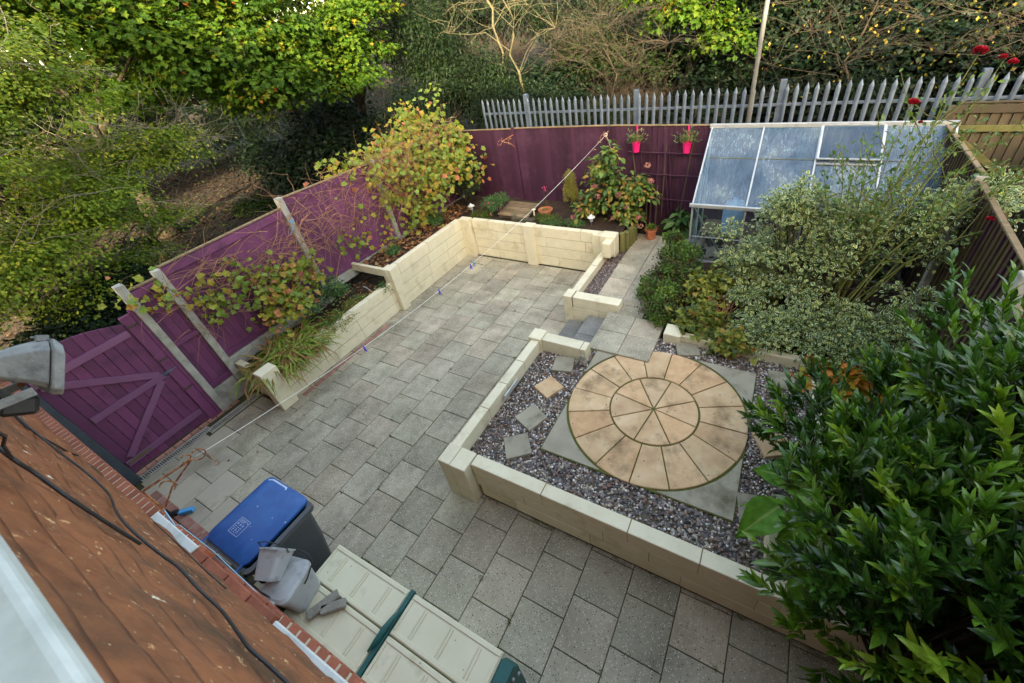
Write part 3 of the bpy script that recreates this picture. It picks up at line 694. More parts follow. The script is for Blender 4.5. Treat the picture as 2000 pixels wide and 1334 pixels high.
# floodlight on its bracket, close to the window
fl = thing('floodlight', 'grey weathered outdoor floodlight on a bracket beside the tiles', 'floodlight', (-.55, -1.30, 3.93))
Fv, Wv, Uv = Vector((.1001, .8008, -.5906)), Vector((.9747, .0401, .2196)), Vector((-.2004, .5910, .7814))
R = Matrix((Fv, Wv, Uv)).transposed(); c = Vector((-.551, -1.254, 4.016))
def lp(x, y, z): return c + R @ Vector((x, y, z))
def fb(rings, mat, name, par=fl, bevel=.002):
    n = 8; vs = []
    for x, hy, z0, z1 in rings:
        ch = min(hy, (z1 - z0) / 2) * .22
        for yy, zz in ((-hy + ch, z0), (hy - ch, z0), (hy, z0 + ch), (hy, z1 - ch * 1.6), (hy - ch * 2, z1), (-hy + ch * 2, z1), (-hy, z1 - ch * 1.6), (-hy, z0 + ch)): vs.append(lp(x, yy, zz))
    k = len(rings); fs = [(i * n + j, i * n + (j + 1) % n, (i + 1) * n + (j + 1) % n, (i + 1) * n + j) for i in range(k - 1) for j in range(n)] + [tuple(range(n))[::-1], tuple((k - 1) * n + j for j in range(n))]
    mb = MB(); mb.quad_mesh(vs, fs); return mb.build(name, mat, par, bevel)
hs = fb([(-.085, .03, -.012, .018), (-.055, .05, -.022, .034), (-.012, .07, -.036, .052), (.019, .082, -.05, .062)], M['lampgrey'], 'housing')
fb([(.021, .088, -.062, .058), (.026, .090, -.066, .068), (.042, .090, -.068, .050)], M['lampgrey'], 'front_frame')
fb([(.0425, .078, -.058, .040), (.0432, .078, -.058, .040)], M['sideglass'], 'lens', bevel=0)
s = MB()
for k in range(4): s.beam(lp(-.05, -.064 - .0015 * k, .0 - .012 * k), lp(.012, -.080, -.003 - .013 * k), .003, .002, up=Uv)
s.build('cooling_fin', M['lampgrey'], hs)
s = MB(); s.obox(lp(.016, -.0, .068), (.020, .03, .014), R); s.tube([lp(.0, -.02, .069), lp(.03, -.02, .069)], .003, 8); s.build('hinge', M['lampgrey'], fl, .001)
s = MB(); s.beam(lp(-.004, -.092, -.052), lp(-.16, -.06, -.135), .020, .004, up=Wv); s.beam(lp(-.004, .092, -.052), lp(-.16, .06, -.135), .020, .004, up=Wv); s.beam(lp(-.16, -.07, -.135), lp(-.16, .07, -.135), .02, .004); s.build('bracket', M['lampgrey'], fl, .001)
s = MB(); s.tube([lp(-.004, -.096, -.052), lp(-.004, -.088, -.052)], .007, 10); s.build('pivot_bolt', M['rust'], fl)
s = MB(); s.obox(lp(-.02, 0, -.09), (.062, .09, .045), R); s.obox(lp(-.07, 0, -.075), (.05, .07, .03), R); s.build('sensor_box', M['black'], fl, .008)
s = MB(); s.tube([lp(-.05, -.04, -.10), lp(-.06, -.05, -.14), lp(-.03, -.05, -.17), (-.62, -1.40, 3.85), (-.75, -1.42, 3.75)], .004, 6); s.build('flex', M['black'], fl)

# ------------------------------------------------------------------ gate
XG = -6.215
gt = thing('garden_gate', 'purple boarded side gate with diagonal braces and a ring latch', 'gate', (XG, -.75, 0))
def archz(y): u = (y + 1.3) / 1.05; return 1.93 + .16 * math.sin(PI * min(1, max(0, .12 + u * .88)))
yb = -1.30; nb = 9; bw = (1.30 - .25) / nb
for i in range(nb):
    s = MB(); a = yb + i * bw + .0025; b = a + bw - .005; z1, z2 = archz(a), archz(b)
    v = [(XG - .02, a, .04), (XG, a, .04), (XG, b, .04), (XG - .02, b, .04), (XG - .02, a, z1), (XG, a, z1), (XG, b, z2), (XG - .02, b, z2)]
    s.quad_mesh(v, [(0, 1, 2, 3)[::-1], (4, 5, 6, 7), (0, 1, 5, 4), (1, 2, 6, 5), (2, 3, 7, 6), (3, 0, 4, 7)], random.random())
    s.build('board', M['purple'], gt, .003)
xf = XG + .002
def rail(name, a, b, wd=.095, dx=0., th=.034): s = MB(); s.beam((xf + th / 2 + dx, *a), (xf + th / 2 + dx, *b), wd, th, up=(1, 0, 0)); s.build(name, M['purple_rail'], gt, .004)
rail('ledge', (-1.28, 1.78), (-.27, 1.80)); rail('ledge', (-1.17, 1.03), (-.30, 1.05)); rail('ledge', (-1.28, .22), (-.27, .24))
rail('brace', (-1.24, 1.72), (-.34, 1.09), .09, .0015); rail('brace', (-1.2, .30), (-.36, 1.0), .09, .0018)
s = MB(); s.box(XG - .03, XG + .03, -.245, -.125, 0, 2.02); s.build('jamb', M['purple'], gt, .004)
s = MB(); s.box(XG - .02, XG + .022, -.12, -.055, 0, 2.06); s.build('stop_post', M['purple'], gt, .004)
s = MB(); s.box(XG - .03, XG + .035, -1.42, -1.305, 0, 1.98); s.build('jamb', M['purple'], gt, .004)
for z in (1.79, .235): s = MB(); s.box(xf + .036, xf + .041, -1.26, -.98, z - .018, z + .018); s.build('strap_hinge', M['log'], gt, .002)
for z in (1.87, 1.26, .69): s = MB(); s.box(xf + .03, xf + .04, -.25, -.13, z - .012, z + .012); s.tube([(xf + .045, -.25, z), (xf + .045, -.15, z)], .006, 6); s.build('bolt', M['timber'], gt, .001)
s = MB(); s.box(xf + .03, xf + .036, -.33, -.19, 1.05, 1.085); s.tube([(xf + .045, -.25, 1.068), (xf + .045, -.13, 1.068)], .007, 8)
s.tube([(xf + .042, -.27 + .028 * math.sin(a), 1.03 + .03 * math.cos(a)) for a in [2 * PI * k / 14 for k in range(15)]], .0035, 6, cap=False); s.build('ring_latch', M['galv'], gt)

# drainage channels
for lab, x0, x1, y0, y1 in (('slotted drainage channel in front of the purple gate', -6.12, -5.98, -1.32, -.36), ('slotted drainage channel running past the end of the left wall', -6.03, -5.89, -.40, .44)):
    d = thing('drain_channel', lab, 'drain', ((x0 + x1) / 2, (y0 + y1) / 2, 0), group='drainage channels by the gate')
    s = MB(); s.box(x0, x0 + .02, y0, y1, -.06, .006); s.box(x1 - .02, x1, y0, y1, -.06, .006)
    k = y0
    while k < y1: s.box(x0 + .021, x1 - .021, k, k + .014, -.02, .003); k += .028
    s.build('grating', M['concrete'], d); s = MB(); s.box(x0 + .02, x1 - .02, y0, y1, -.07, -.03); s.build('channel', M['black'], d)

# ------------------------------------------------------------------ fences
def fence_panel(par, a, b, z0, z1, nrm, mats=('purple', 'purple', 'timber_h'), cap=True, band=True, z1b=None, bw=.105):
    """feather-edge panel between ground points a, b; nrm = side facing the garden"""
    A = Vector((*a, 0)); B = Vector((*b, 0)); d = B - A; L = d.length; u = d.normalized(); n = Vector((*nrm, 0)); z1b = z1 if z1b is None else z1b
    s = MB(); k = 0; x = 0
    while x < L - .01:
        w2 = min(bw, L - x); zt = z1 + (z1b - z1) * (x / L)
        p = [A + u * x + n * .004, A + u * (x + w2 - .007) + n * .02]
        q = [p[0] - n * .012, p[1] - n * .012]
        vs = [Vector((v.x, v.y, z)) for z in (z0, zt) for v in (p[0], p[1], q[1], q[0])]
        s.quad_mesh(vs, [(0, 1, 5, 4), (1, 2, 6, 5), (2, 3, 7, 6), (3, 0, 4, 7), (4, 5, 6, 7), (0, 3, 2, 1)], random.random()); x += bw
    s.beam(A - n * .012 + Vector((0, 0, (z0 + z1) / 2 - .02)), B - n * .012 + Vector((0, 0, (z0 + z1b) / 2 - .02)), .012, min(z1, z1b) - z0 - .04, t=0.)  # backing in the darkest tint paints shadow gaps between the boards
    pn = s.build('panel', M[mats[0]], par)
    up = Vector((0, 0, 1))
    if band:
        for za_, zb_, hh in ((z1 - .075, z1b - .075, .11), ((z0 + z1) / 2, (z0 + z1b) / 2, .07), (z0 + .06, z0 + .06, .09)):
            s = MB(); s.beam(A + n * .034 + up * za_, B + n * .034 + up * zb_, .022, hh); s.build('rail', M[mats[1]], par, .003)
    if cap: s = MB(); s.beam(A + n * .008 + up * (z1 + .012), B + n * .008 + up * (z1b + .012), .055, .022); s.build('capping', M[mats[2]], par, .003)
lf = thing('boundary_fence', 'purple panel fence with pale concrete posts along the left boundary', 'fence', (-6.21, 3.4, 0))
def cpost(par, x, y, z0, z1, w2=.10, d2=.11, lean=0.):
    s = MB(); s.obox((x, y, (z0 + z1) / 2), (d2, w2, z1 - z0)); s.build('post', M['concrete'], par, .008)
XL = -6.235
fence_panel(lf, (XL, .0), (XL, .36), .42, 2.27, (1, 0)); fence_panel(lf, (XL, .46), (XL, 2.36), .72, 2.38, (1, 0), z1b=2.42)
fence_panel(lf, (XL, 2.46), (XL, 4.42), .86, 2.56, (1, 0), z1b=2.50); fence_panel(lf, (XL, 4.52), (XL, 7.0), .86, 2.5, (1, 0), z1b=2.45)
for y, z in ((-.02, 2.40), (.41, 2.38), (2.41, 2.60), (4.47, 2.56)): cpost(lf, -6.215, y, 0, z)
for a, b, z0, z1 in ((.03, .36, 0, .2), (.03, .36, .205, .41), (.46, 2.36, .3, .5), (.46, 2.36, .505, .71), (2.46, 4.42, .66, .85), (4.52, 7.0, .66, .85)):
    s = MB(); s.box(-6.255, -6.2, a, b, z0, z1); s.build('gravel_board', M['concrete'], lf, .006)
s = MB(); s.tube([(-6.15, 2.36, 2.2), (-6.14, 2.42, 2.18), (-6.15, 2.46, 2.21)], .008, 6); s.tube([(-6.14, 2.40, 2.18), (-6.12, 2.34, 2.08), (-6.1, 2.26, 2.02)], .004, 5)
single('blue_twine', 'frayed blue twine tied round the concrete fence post', 'twine', s, M['cyan'])

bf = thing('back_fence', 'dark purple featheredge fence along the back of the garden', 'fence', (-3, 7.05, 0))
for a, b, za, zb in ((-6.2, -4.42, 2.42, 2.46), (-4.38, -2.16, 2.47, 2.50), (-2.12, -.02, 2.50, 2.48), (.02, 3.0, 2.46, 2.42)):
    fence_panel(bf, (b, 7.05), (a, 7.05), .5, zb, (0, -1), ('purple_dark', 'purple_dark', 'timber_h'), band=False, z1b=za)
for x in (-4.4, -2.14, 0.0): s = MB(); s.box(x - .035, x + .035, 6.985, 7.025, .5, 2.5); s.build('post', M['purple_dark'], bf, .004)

rf = thing('boundary_fence', 'mossy dark fence panels with a grey concrete post along the right boundary', 'fence', (2.95, 3, 0))
cpost(rf, 2.93, 3.06, .2, 2.30, .1, .1)
cpost(rf, 2.95, 4.96, .2, 2.45); cpost(rf, 2.95, 1.15, .2, 2.2)
fence_panel(rf, (2.97, 4.91), (2.95, 3.12), .45, 2.38, (-1, 0), ('mossy', 'mossy', 'timber_h'), band=False, z1b=2.3)
fence_panel(rf, (2.99, 7.0), (2.97, 5.01), .45, 2.45, (-1, 0), ('mossy', 'mossy', 'timber_h'), band=False)
fence_panel(rf, (2.97, 3.0), (2.97, 1.2), .45, 2.0, (-1, 0), ('purple_dark', 'purple_dark', 'timber_h'), band=False)
fence_panel(rf, (2.97, 1.1), (2.97, -1.4), .3, 2.0, (-1, 0), ('purple_dark', 'purple_dark', 'timber_h'), band=False)
for z0 in (.2,):
    s = MB(); s.box(2.94, 2.985, -1.4, 7, .0, .44); s.build('gravel_board', M['concrete'], rf, .006)

nf = thing('timber_fence', 'brown timber fence and braced gate behind the greenhouse on the right', 'fence', (4.6, 7.55, 0))
fence_panel(nf, (7.5, 7.55), (3.12, 7.55), .8, 2.62, (0, -1), ('timber', 'timber', 'timber'), bw=.12)
s = MB(); s.beam((3.2, 7.49, 2.2), (4.5, 7.49, 1.2), .03, .09); s.beam((3.15, 7.50, 2.28), (7.5, 7.50, 2.28), .03, .09); s.beam((3.15, 7.50, 1.3), (7.5, 7.50, 1.3), .03, .09); s.build('brace', M['log'], nf, .004)
s = MB(); s.box(3.02, 3.12, 7.48, 7.58, .5, 2.6); s.build('post', M['timber'], nf, .006)
nf = thing('timber_fence', 'brown slatted fence panel beyond the right boundary fence', 'fence', (4.4, 5.5, 0))
fence_panel(nf, (4.3, 7.4), (4.3, 3.2), .4, 2.2, (-1, 0), ('timber', 'timber', 'timber'), bw=.12)

# palisade
pf = thing('palisade_fence', 'galvanised steel palisade fence with pointed pales behind the purple fence', 'fence', (-.6, 7.75, .85))
x = -5.6; i = 0
YP = 7.72
while x < 5.2:
    dz = .02 * math.sin(x * .7) + .03; top = 2.93 + dz + random.uniform(-.012, .012); w2 = .034; s = MB()
    if i % 18 == 8:
        s.box(x - .05, x + .05, YP + .03, YP + .13, .8, top + .05); s.build('post', M['galv'], pf, .004); x += .075
        i += 1; continue
    vs = []
    for z, ww in ((.95, w2), (top - .09, w2), (top, .002)):
        vs += [(x - ww, YP, z), (x - ww * .3, YP - .014 * ww / w2, z), (x + ww * .3, YP - .014 * ww / w2, z), (x + ww, YP, z)]
    vs += [(a, b + .004, c2) for a, b, c2 in vs]
    fs = [(r * 4 + k, r * 4 + k + 1, r * 4 + k + 5, r * 4 + k + 4) for r in range(2) for k in range(3)] + [(12 + r * 4 + k + 4, 12 + r * 4 + k + 5, 12 + r * 4 + k + 1, 12 + r * 4 + k) for r in range(2) for k in range(3)]
    s.quad_mesh(vs, fs, random.random())
    s.obox((x, YP - .016, 2.62 + dz), (.014, .008, .014))
    s.build('pale', M['galv'], pf); x += .148; i += 1
for z in (1.3, 2.62):
    s = MB(); s.box(-5.6, 5.2, YP + .006, YP + .045, z, z + .045, .3); s.build('rail', M['galv'], pf, .003)
s = MB(); s.tube([(.32, 7.52, .8), (.32, 7.52, 3.5), (.33, 7.52, 7)], [.040, .036, .032], 14)
single('lamp_post', 'plain grey metal pole rising beside the palisade', 'pole', s, surf('grey_pole', [srgb(92, 94, 90), srgb(110, 112, 106)], 6, .6, .1, 40, 0), smooth=True)

# green mesh fence in the wood
gf = thing('mesh_fence', 'dark green mesh fence standing among the trees on the left', 'fence', (-18, 8.4, .8))
mg = surf('green_coated_steel', [srgb(6, 26, 20)], 5, .6, 0, tint=0)
A = Vector((-22, 7.0, .8)); B = Vector((-13.9, 9.9, .8)); d = B - A
for k in range(5): s = MB(); p = A + d * k / 4; s.box(p.x - .05, p.x + .05, p.y - .05, p.y + .05, .6, 3.3); s.build('post', mg, gf)
s = MB()
for k in range(220): p = A + d * k / 219; s.tube([(p.x, p.y, .85), (p.x, p.y, 3.2)], .006, 3, cap=False)
for z in (.9, 1.7, 2.5, 3.2): s.tube([(A.x, A.y, z), (B.x, B.y, z)], .018, 4)
s.build('mesh_panel', mg, gf)

# ------------------------------------------------------------------ greenhouse
gh = thing('greenhouse', 'aluminium lean-to greenhouse with dusty sloping glass roof', 'greenhouse', (1.4, 6.3, .47))
XS = [-.2, .625, 1.45, 2.275, 3.08]; YE, ZE, YR, ZR = 5.76, 1.555, 7.0, 2.475
fr = M['alu']
def bar(name, a, b, w2=.03, th=.03, mat=None, par=gh, up=(0, 0, 1)): s = MB(); s.beam(a, b, w2, th, up); return s.build(name, mat or fr, par, .002)
for x in XS: bar('roof_bar', (x, YE - .01, ZE + .01), (x, YR, ZR), .024, .034)
s = MB(); s.box(XS[0] - .05, XS[-1] + .04, YE - .05, YE + .0, ZE - .05, ZE + .012); s.build('gutter', fr, gh, .006)
s = MB(); s.box(XS[0] - .04, XS[-1] + .03, YR - .03, YR + .03, ZR - .02, ZR + .045); s.build('ridge', fr, gh, .004)
ym, zm = (YE + YR) / 2 + .1, (ZE + ZR) / 2 + .075
for i in range(4):
    a, b = XS[i] + .012, XS[i + 1] - .012
    for (y0, z0, y1, z1) in ((YE, ZE, ym, zm), (ym, zm + .004, YR, ZR + .002)):
        if i == 2 and y0 > YE: continue
        s = MB(); s.quad_mesh([(a, y0, z0), (b, y0, z0), (b, y1, z1), (a, y1, z1)], [(0, 1, 2, 3)]); s.build('roof_pane', M['roofglass'], gh)
    bar('pane_clip', (a, ym, zm + .008), (b, ym, zm + .008), .008, .008, M['log'])
# vent, slightly raised
a, b = XS[2] + .015, XS[3] - .015; y0, z0, y1, z1 = ym - .06, zm + .045, YR - .02, ZR + .01
vt = MB(); vt.quad_mesh([(a, y0, z0), (b, y0, z0), (b, y1, z1), (a, y1, z1)], [(0, 1, 2, 3)]); vo = vt.build('roof_vent', M['ventglass'], gh)
for p, q in (((a, y0, z0), (b, y0, z0)), ((a, y1, z1), (b, y1, z1)), ((a, y0, z0), (a, y1, z1)), ((b, y0, z0), (b, y1, z1))): bar('vent_frame', p, q, .034, .02, par=vo)
bar('vent_sill', (a, ym - .06, zm - .03), (b, ym - .06, zm - .03), .05, .02)
for x in XS: bar('front_upright', (x, YE, .46), (x, YE, ZE - .03), .03, .03, up=(0, 1, 0))
bar('side_upright', (XS[0], 6.4, .46), (XS[0], 6.4, 2.02), .025, .025, up=(0, 1, 0)); bar('side_upright', (XS[0], 6.98, .46), (XS[0], 6.98, 2.45), .03, .03, up=(0, 1, 0)); bar('side_upright', (XS[-1], 6.98, .46), (XS[-1], 6.98, 2.45), .03, .03, up=(0, 1, 0))
bar('base_rail', (XS[0], YE, .47), (XS[-1], YE, .47), .04, .04); bar('base_rail', (XS[0], YE, .47), (XS[0], 6.98, .47), .04, .04)
bar('brace', (XS[0] + .02, YE + .02, 1.5), (.42, YE + .02, .5), .022, .006, up=(0, 1, 0)); bar('brace', (XS[1] + .12, YE + .02, 1.5), (XS[1] + .5, YE + .02, .5), .022, .006, up=(0, 1, 0)); bar('brace', (XS[0] + .01, YE + .2, .5), (XS[0] + .01, 6.9, 2.2), .006, .022)
bar('mid_rail', (XS[0], YE, .95), (XS[-1], YE, .95), .01, .012)
for i in range(4): s = MB(); s.quad_mesh([(XS[i], YE + .002, .5), (XS[i + 1], YE + .002, .5), (XS[i + 1], YE + .002, ZE - .05), (XS[i], YE + .002, ZE - .05)], [(0, 1, 2, 3)]); s.build('front_pane', M['sideglass'], gh)
for xx in (XS[0], XS[-1]): s = MB(); s.quad_mesh([(xx, YE, .5), (xx, 6.98, .5), (xx, 6.98, 2.44), (xx, YE, ZE)], [(0, 1, 2, 3)]); s.build('end_pane', M['sideglass'], gh)
s = MB(); s.box(-.16, 3.05, 5.8, 7.0, .40, .475, .4)
tag(s.build('greenhouse_floor', M['slab']), kind='structure')
s = MB(); s.lathe([(0, .0), (.17, .0), (.19, .05), (.19, .48), (.15, .58), (.05, .62), (.05, .66), (0, .66)], (.42, 6.35, .8), 20); single('water_carrier', 'pale blue plastic water drum seen through the greenhouse roof', 'water drum', s, surf('pale_blue_plastic', [srgb(120, 170, 206)], 5, .5, 0, tint=0), smooth=True)
s = MB(); s.box(-.1, 2.6, 6.25, 6.85, .76, .795)
for x in (-.05, 1.2, 2.5):
    for y in (6.3, 6.8): s.box(x, x + .04, y, y + .04, .476, .76)
single('potting_bench', 'slatted timber bench inside the greenhouse', 'bench', s, M['timber_h'])
# ------------------------------------------------------------------ bins, box and caddies
def rrect(x0, x1, y0, y1, r, n=7):
    o = []
    for cx, cy, a in ((x1 - r, y1 - r, 0), (x0 + r, y1 - r, 90), (x0 + r, y0 + r, 180), (x1 - r, y0 + r, 270)):
        o += [(cx + r * math.cos(math.radians(a + 90 * k / n)), cy + r * math.sin(math.radians(a + 90 * k / n))) for k in range(n + 1)]
    return o
def loft(mb, rings, caps=(True, True), t=None):
    n = len(rings[0]); vs = [p for r in rings for p in r]
    fs = [(i * n + j, i * n + (j + 1) % n, (i + 1) * n + (j + 1) % n, (i + 1) * n + j) for i in range(len(rings) - 1) for j in range(n)]
    if caps[0]: fs.append(tuple(range(n))[::-1])
    if caps[1]: fs.append(tuple((len(rings) - 1) * n + j for j in range(n)))
    return mb.quad_mesh(vs, fs, t)
def es(o): o.modifiers.new('es', 'EDGE_SPLIT').split_angle = math.radians(35); return o
def R3(poly, z): return [(x, y, z) for x, y in poly]
bn = thing('wheelie_bin', 'dark grey wheelie bin with a scuffed blue lid by the brick wall', 'wheelie bin', (-2.74, -1.02, 0))
s = MB()
loft(s, [R3(rrect(-2.97, -2.53, -1.22, -.80, .05), .03), R3(rrect(-3.0, -2.48, -1.29, -.73, .05), .5), R3(rrect(-3.03, -2.41, -1.335, -.695, .05), .985)], (True, False))
es(s.build('body', M['bin'], bn, smooth=True))
s = MB(); loft(s, [R3(rrect(-3.04, -2.40, -1.345, -.685, .05), .955), R3(rrect(-3.065, -2.355, -1.36, -.665, .06), .965), R3(rrect(-3.065, -2.355, -1.36, -.665, .06), 1.01), R3(rrect(-3.03, -2.40, -1.33, -.70, .05), 1.012)], (False, False)); s.build('rim', M['bin'], bn)
s = MB(); X0, X1 = -3.075, -2.43
loft(s, [R3(rrect(X0, X1, -1.33, -.655, .07), 1.008), R3(rrect(X0, X1, -1.33, -.655, .07), 1.035), R3(rrect(X0 + .03, X1 - .03, -1.28, -.70, .07), 1.058), R3(rrect(X0 + .07, X1 - .07, -1.22, -.76, .06), 1.072), R3(rrect(X0 + .16, X1 - .16, -1.13, -.9, .05), 1.078)])
lid = s.build('lid', M['blue'], bn, smooth=True)
md = lid.modifiers.new('es', 'EDGE_SPLIT'); md.split_angle = math.radians(35)
s = MB()
for k in range(3): s.tube([(X1 - .05 - .03 * k, -.95, 1.052 + .006 * k), (X1 - .05 - .03 * k, -.78, 1.050 + .006 * k), (X1 - .075 - .03 * k, -.755, 1.05 + .006 * k)], .006, 6)
s.build('lid_rib', M['blue'], lid)
s = MB(); s.tube([(X0 + .06, -.70, 1.05), (X0 + .10, -.678, 1.045), (X0 + .32, -.678, 1.045), (X0 + .34, -.70, 1.05)], .01, 6); s.build('lid_lip', M['print'], lid)
s = MB(); s.tube([(-3.02, -1.33, 1.0), (-3.02, -1.40, 1.02)], .016, 8); s.tube([(-2.46, -1.33, 1.0), (-2.46, -1.40, 1.02)], .016, 8); s.tube([(-3.03, -1.40, 1.02), (-2.45, -1.40, 1.02)], .017, 10); s.tube([(-2.84, -1.33, 1.0), (-2.84, -1.40, 1.02)], .013, 8); s.build('handle', M['bin'], bn)
s = MB(); s.tube([(-3.04, -1.32, 1.04), (-3.04, -1.41, 1.035)], .012, 6); s.tube([(-2.46, -1.32, 1.04), (-2.46, -1.41, 1.035)], .012, 6); s.build('lid_hinge', M['blue'], bn)
for x in (-3.02, -2.50): s = MB(); s.lathe([(0, -.025), (.09, -.025), (.10, -.015), (.10, .015), (.09, .025), (0, .025)], (x, -1.25, .1), 18, axis=Matrix.Rotation(PI / 2, 3, 'Y')); s.build('wheel', M['black'], bn)
# pictogram label printed on the lid
s = MB(); z = 1.0795
def pline(a, b, w=.0025, zz=z): s.beam((*a, zz), (*b, zz), w, .0012)
lx0, lx1, ly0, ly1 = -2.86, -2.72, -1.20, -1.06
for a, b in (((lx0, ly0), (lx1, ly0)), ((lx1, ly0), (lx1, ly1)), ((lx1, ly1), (lx0, ly1)), ((lx0, ly1), (lx0, ly0))): pline(a, b)
rr = random.Random(4)
for k in range(9):
    px = lx0 + .015 + .036 * (k % 3); py = ly0 + .02 + .028 * (k // 3); pline((px, py), (px + .02, py + rr.uniform(-.008, .012))); pline((px + .004, py + .012), (px + .018, py + .014), .005)
for k in range(4): pline((lx0 + .012, ly1 - .012 - .008 * k), (lx1 - .03 - .01 * k, ly1 - .012 - .008 * k), .002)
s.tube([(lx1 - .016, ly1 - .02, z), (lx1 - .016, ly1 - .019, z + .001)], .006, 8)
s.build('printed_label', M['print'], lid)

sb = thing('storage_box', 'cream plastic garden storage box with dark green trim against the house wall', 'storage box', (-1.13, -1.08, 0))
s = MB(); s.box(-2.1, -.17, -1.385, -.79, .02, .55); s.build('body', M['boxlid'], sb, .01)
for x0, x1 in ((-2.135, -2.085), (-.20, -.085)): s = MB(); loft(s, [[(x0, -1.39, .0), (x0, -.77, .0), (x0, -.765, .5), (x0, -.80, .60), (x0, -1.37, .60)], [(x1, -1.39, .0), (x1, -.77, .0), (x1, -.765, .5), (x1, -.80, .60), (x1, -1.37, .60)]]); s.build('end_panel', M['teal'], sb, .008)
for (x0, x1) in ((-2.12, -1.175), (-1.125, -.20)):
    for (y0, y1) in ((-1.40, -1.092), (-1.084, -.765)):
        s = MB(); s.box(x0, x1, y0, y1, .575, .615); ld = s.build('lid_panel', M['boxlid'], sb, .006)
        s = MB()
        for a, b, c2, d2 in ((x0 + .01, x1 - .01, y0 + .008, y0 + .038), (x0 + .01, x1 - .01, y1 - .04, y1 - .008), (x0 + .01, x0 + .035, y0 + .04, y1 - .045), (x1 - .035, x1 - .01, y0 + .04, y1 - .045)): s.box(a, b, c2, d2, .616, .624, .5)
        n = 3
        for k in range(1, n + 1):
            xx = x0 + (x1 - x0) * (k - .35) / (n + .3)
            for dx in (-.014, .014): s.box(xx + dx - .004, xx + dx + .004, y0 + .05, y1 - .055, .616, .623, .5)
        s.build('rib', M['boxlid'], ld, .002)
s = MB(); s.box(-1.17, -1.13, -1.41, -.75, .57, .632); s.build('strap', M['teal'], sb, .004)
s = MB(); pts = [(-1.185 + .0, -1.25, .64), (-1.17, -1.18, .652), (-1.165, -1.08, .655), (-1.15, -.98, .652), (-1.14, -.92, .64)]; s.tube(pts, [.008, .022, .026, .022, .008], 8); s.build('handle', M['teal'], sb, smooth=True)
s = MB()
for y, z in ((-.86, .5), (-.80, .42), (-.83, .2)): s.tube([(-.09, y, z), (-.07, y, z)], .014, 10)
s.build('bolt', M['caddy'], sb)

# outdoor food caddy, standing on the left end of the box
cd = thing('food_caddy', 'large light grey food caddy standing on the end of the storage box', 'caddy', (-2.06, -1.22, .625), math.radians(14))
s = MB(); loft(s, [R3(rrect(-.115, .115, -.13, .13, .05), 0), R3(rrect(-.145, .145, -.165, .165, .06), .31)], (True, True)); es(s.build('body', M['caddy'], cd, local=True, smooth=True))
s = MB(); loft(s, [R3(rrect(-.155, .155, -.175, .175, .07), .30), R3(rrect(-.155, .155, -.175, .175, .07), .335), R3(rrect(-.13, .13, -.15, .15, .06), .355), R3(rrect(-.08, .08, -.10, .10, .05), .365)]); s.build('lid', M['caddy'], cd, .002, local=True)
s = MB(); s.tube([(-.155, .02, .27), (-.17, .06, .30), (-.172, .16, .36), (-.12, .20, .385), (0, .215, .39), (.12, .20, .385), (.172, .16, .36), (.17, .06, .30), (.155, .02, .27)], .006, 6); s.build('handle', M['black'], cd, local=True)
s = MB(); s.box(-.05, .05, -.19, -.165, .31, .35); s.build('lid_clip', M['caddy'], cd, .004, local=True)
# kitchen caddy tipped over on top
kc = thing('kitchen_caddy', 'small light grey kitchen caddy lying on its side on the larger caddy', 'caddy', (-2.16, -1.20, 1.09))
Rk = Matrix.Rotation(math.radians(20), 3, 'Z') @ Matrix.Rotation(math.radians(-66), 3, 'X')
def rk(poly, z): return [Vector((-2.16, -1.20, 1.09)) + Rk @ Vector((x, y, z)) for x, y in poly]
s = MB(); loft(s, [rk(rrect(-.085, .085, -.07, .07, .03), -.11), rk(rrect(-.11, .11, -.095, .095, .035), .11), rk(rrect(-.118, .118, -.103, .103, .035), .112), rk(rrect(-.118, .118, -.103, .103, .035), .122), rk(rrect(-.104, .104, -.09, .09, .03), .122), rk(rrect(-.082, .082, -.066, .066, .03), -.10)], (True, True)); es(s.build('body', M['caddy'], kc, smooth=True))
s = MB()
o3 = lambda x, y, z: Vector((-2.16, -1.20, 1.09)) + Rk @ Vector((x, y, z))
s.tube([o3(-.115, 0, .10), o3(-.13, -.05, .13), o3(-.10, -.13, .16), o3(0, -.16, .17), o3(.10, -.13, .16), o3(.13, -.05, .13), o3(.115, 0, .10)], .0045, 6); s.build('handle', M['black'], kc)
s = MB()
for k in range(5):
    for j in range(5):
        if (k * 3 + j) % 4: s.beam(o3(-.05 + .02 * k, .0885 + .0, -.03 + .02 * j), o3(-.037 + .02 * k, .0885, -.03 + .02 * j + .004), .006, .0015, up=Rk @ Vector((0, 1, 0)))
for a, b in (((-.06, -.045), (.055, -.045)), ((.055, -.045), (.055, .065)), ((.055, .065), (-.06, .065)), ((-.06, .065), (-.06, -.045))): s.beam(o3(a[0], .089, a[1]), o3(b[0], .089, b[1]), .002, .0015, up=Rk @ Vector((0, 1, 0)))
s.build('printed_label', M['darkprint'], kc)
# dark strap-like caddy lid behind
s = MB(); s.tube([(-2.42, -1.36, .98), (-2.36, -1.385, 1.0), (-2.2, -1.385, 1.0), (-2.0, -1.36, .97), (-1.9, -1.30, .95)], .007, 6); s.tube([(-2.45, -1.33, .96), (-2.40, -1.36, .97), (-2.30, -1.38, .96)], .010, 6)
single('hose', 'loop of black tubing behind the grey caddies', 'hose', s, M['black'], smooth=True)
for lab, p, rz, sz in (('longer weathered stone slip lying beside the caddy on the box lid', (-1.80, -1.19, .648), 1.15, (.28, .085, .045)), ('shorter broken stone slip on the box lid', (-1.70, -1.16, .648), .75, (.22, .08, .045))):
    s = MB(); s.obox(p, sz, Matrix.Rotation(rz, 3, 'Z'), taper=.9); single('stone_slip', lab, 'stone', s, M['stone'], 'stone slips on the storage box', .008)

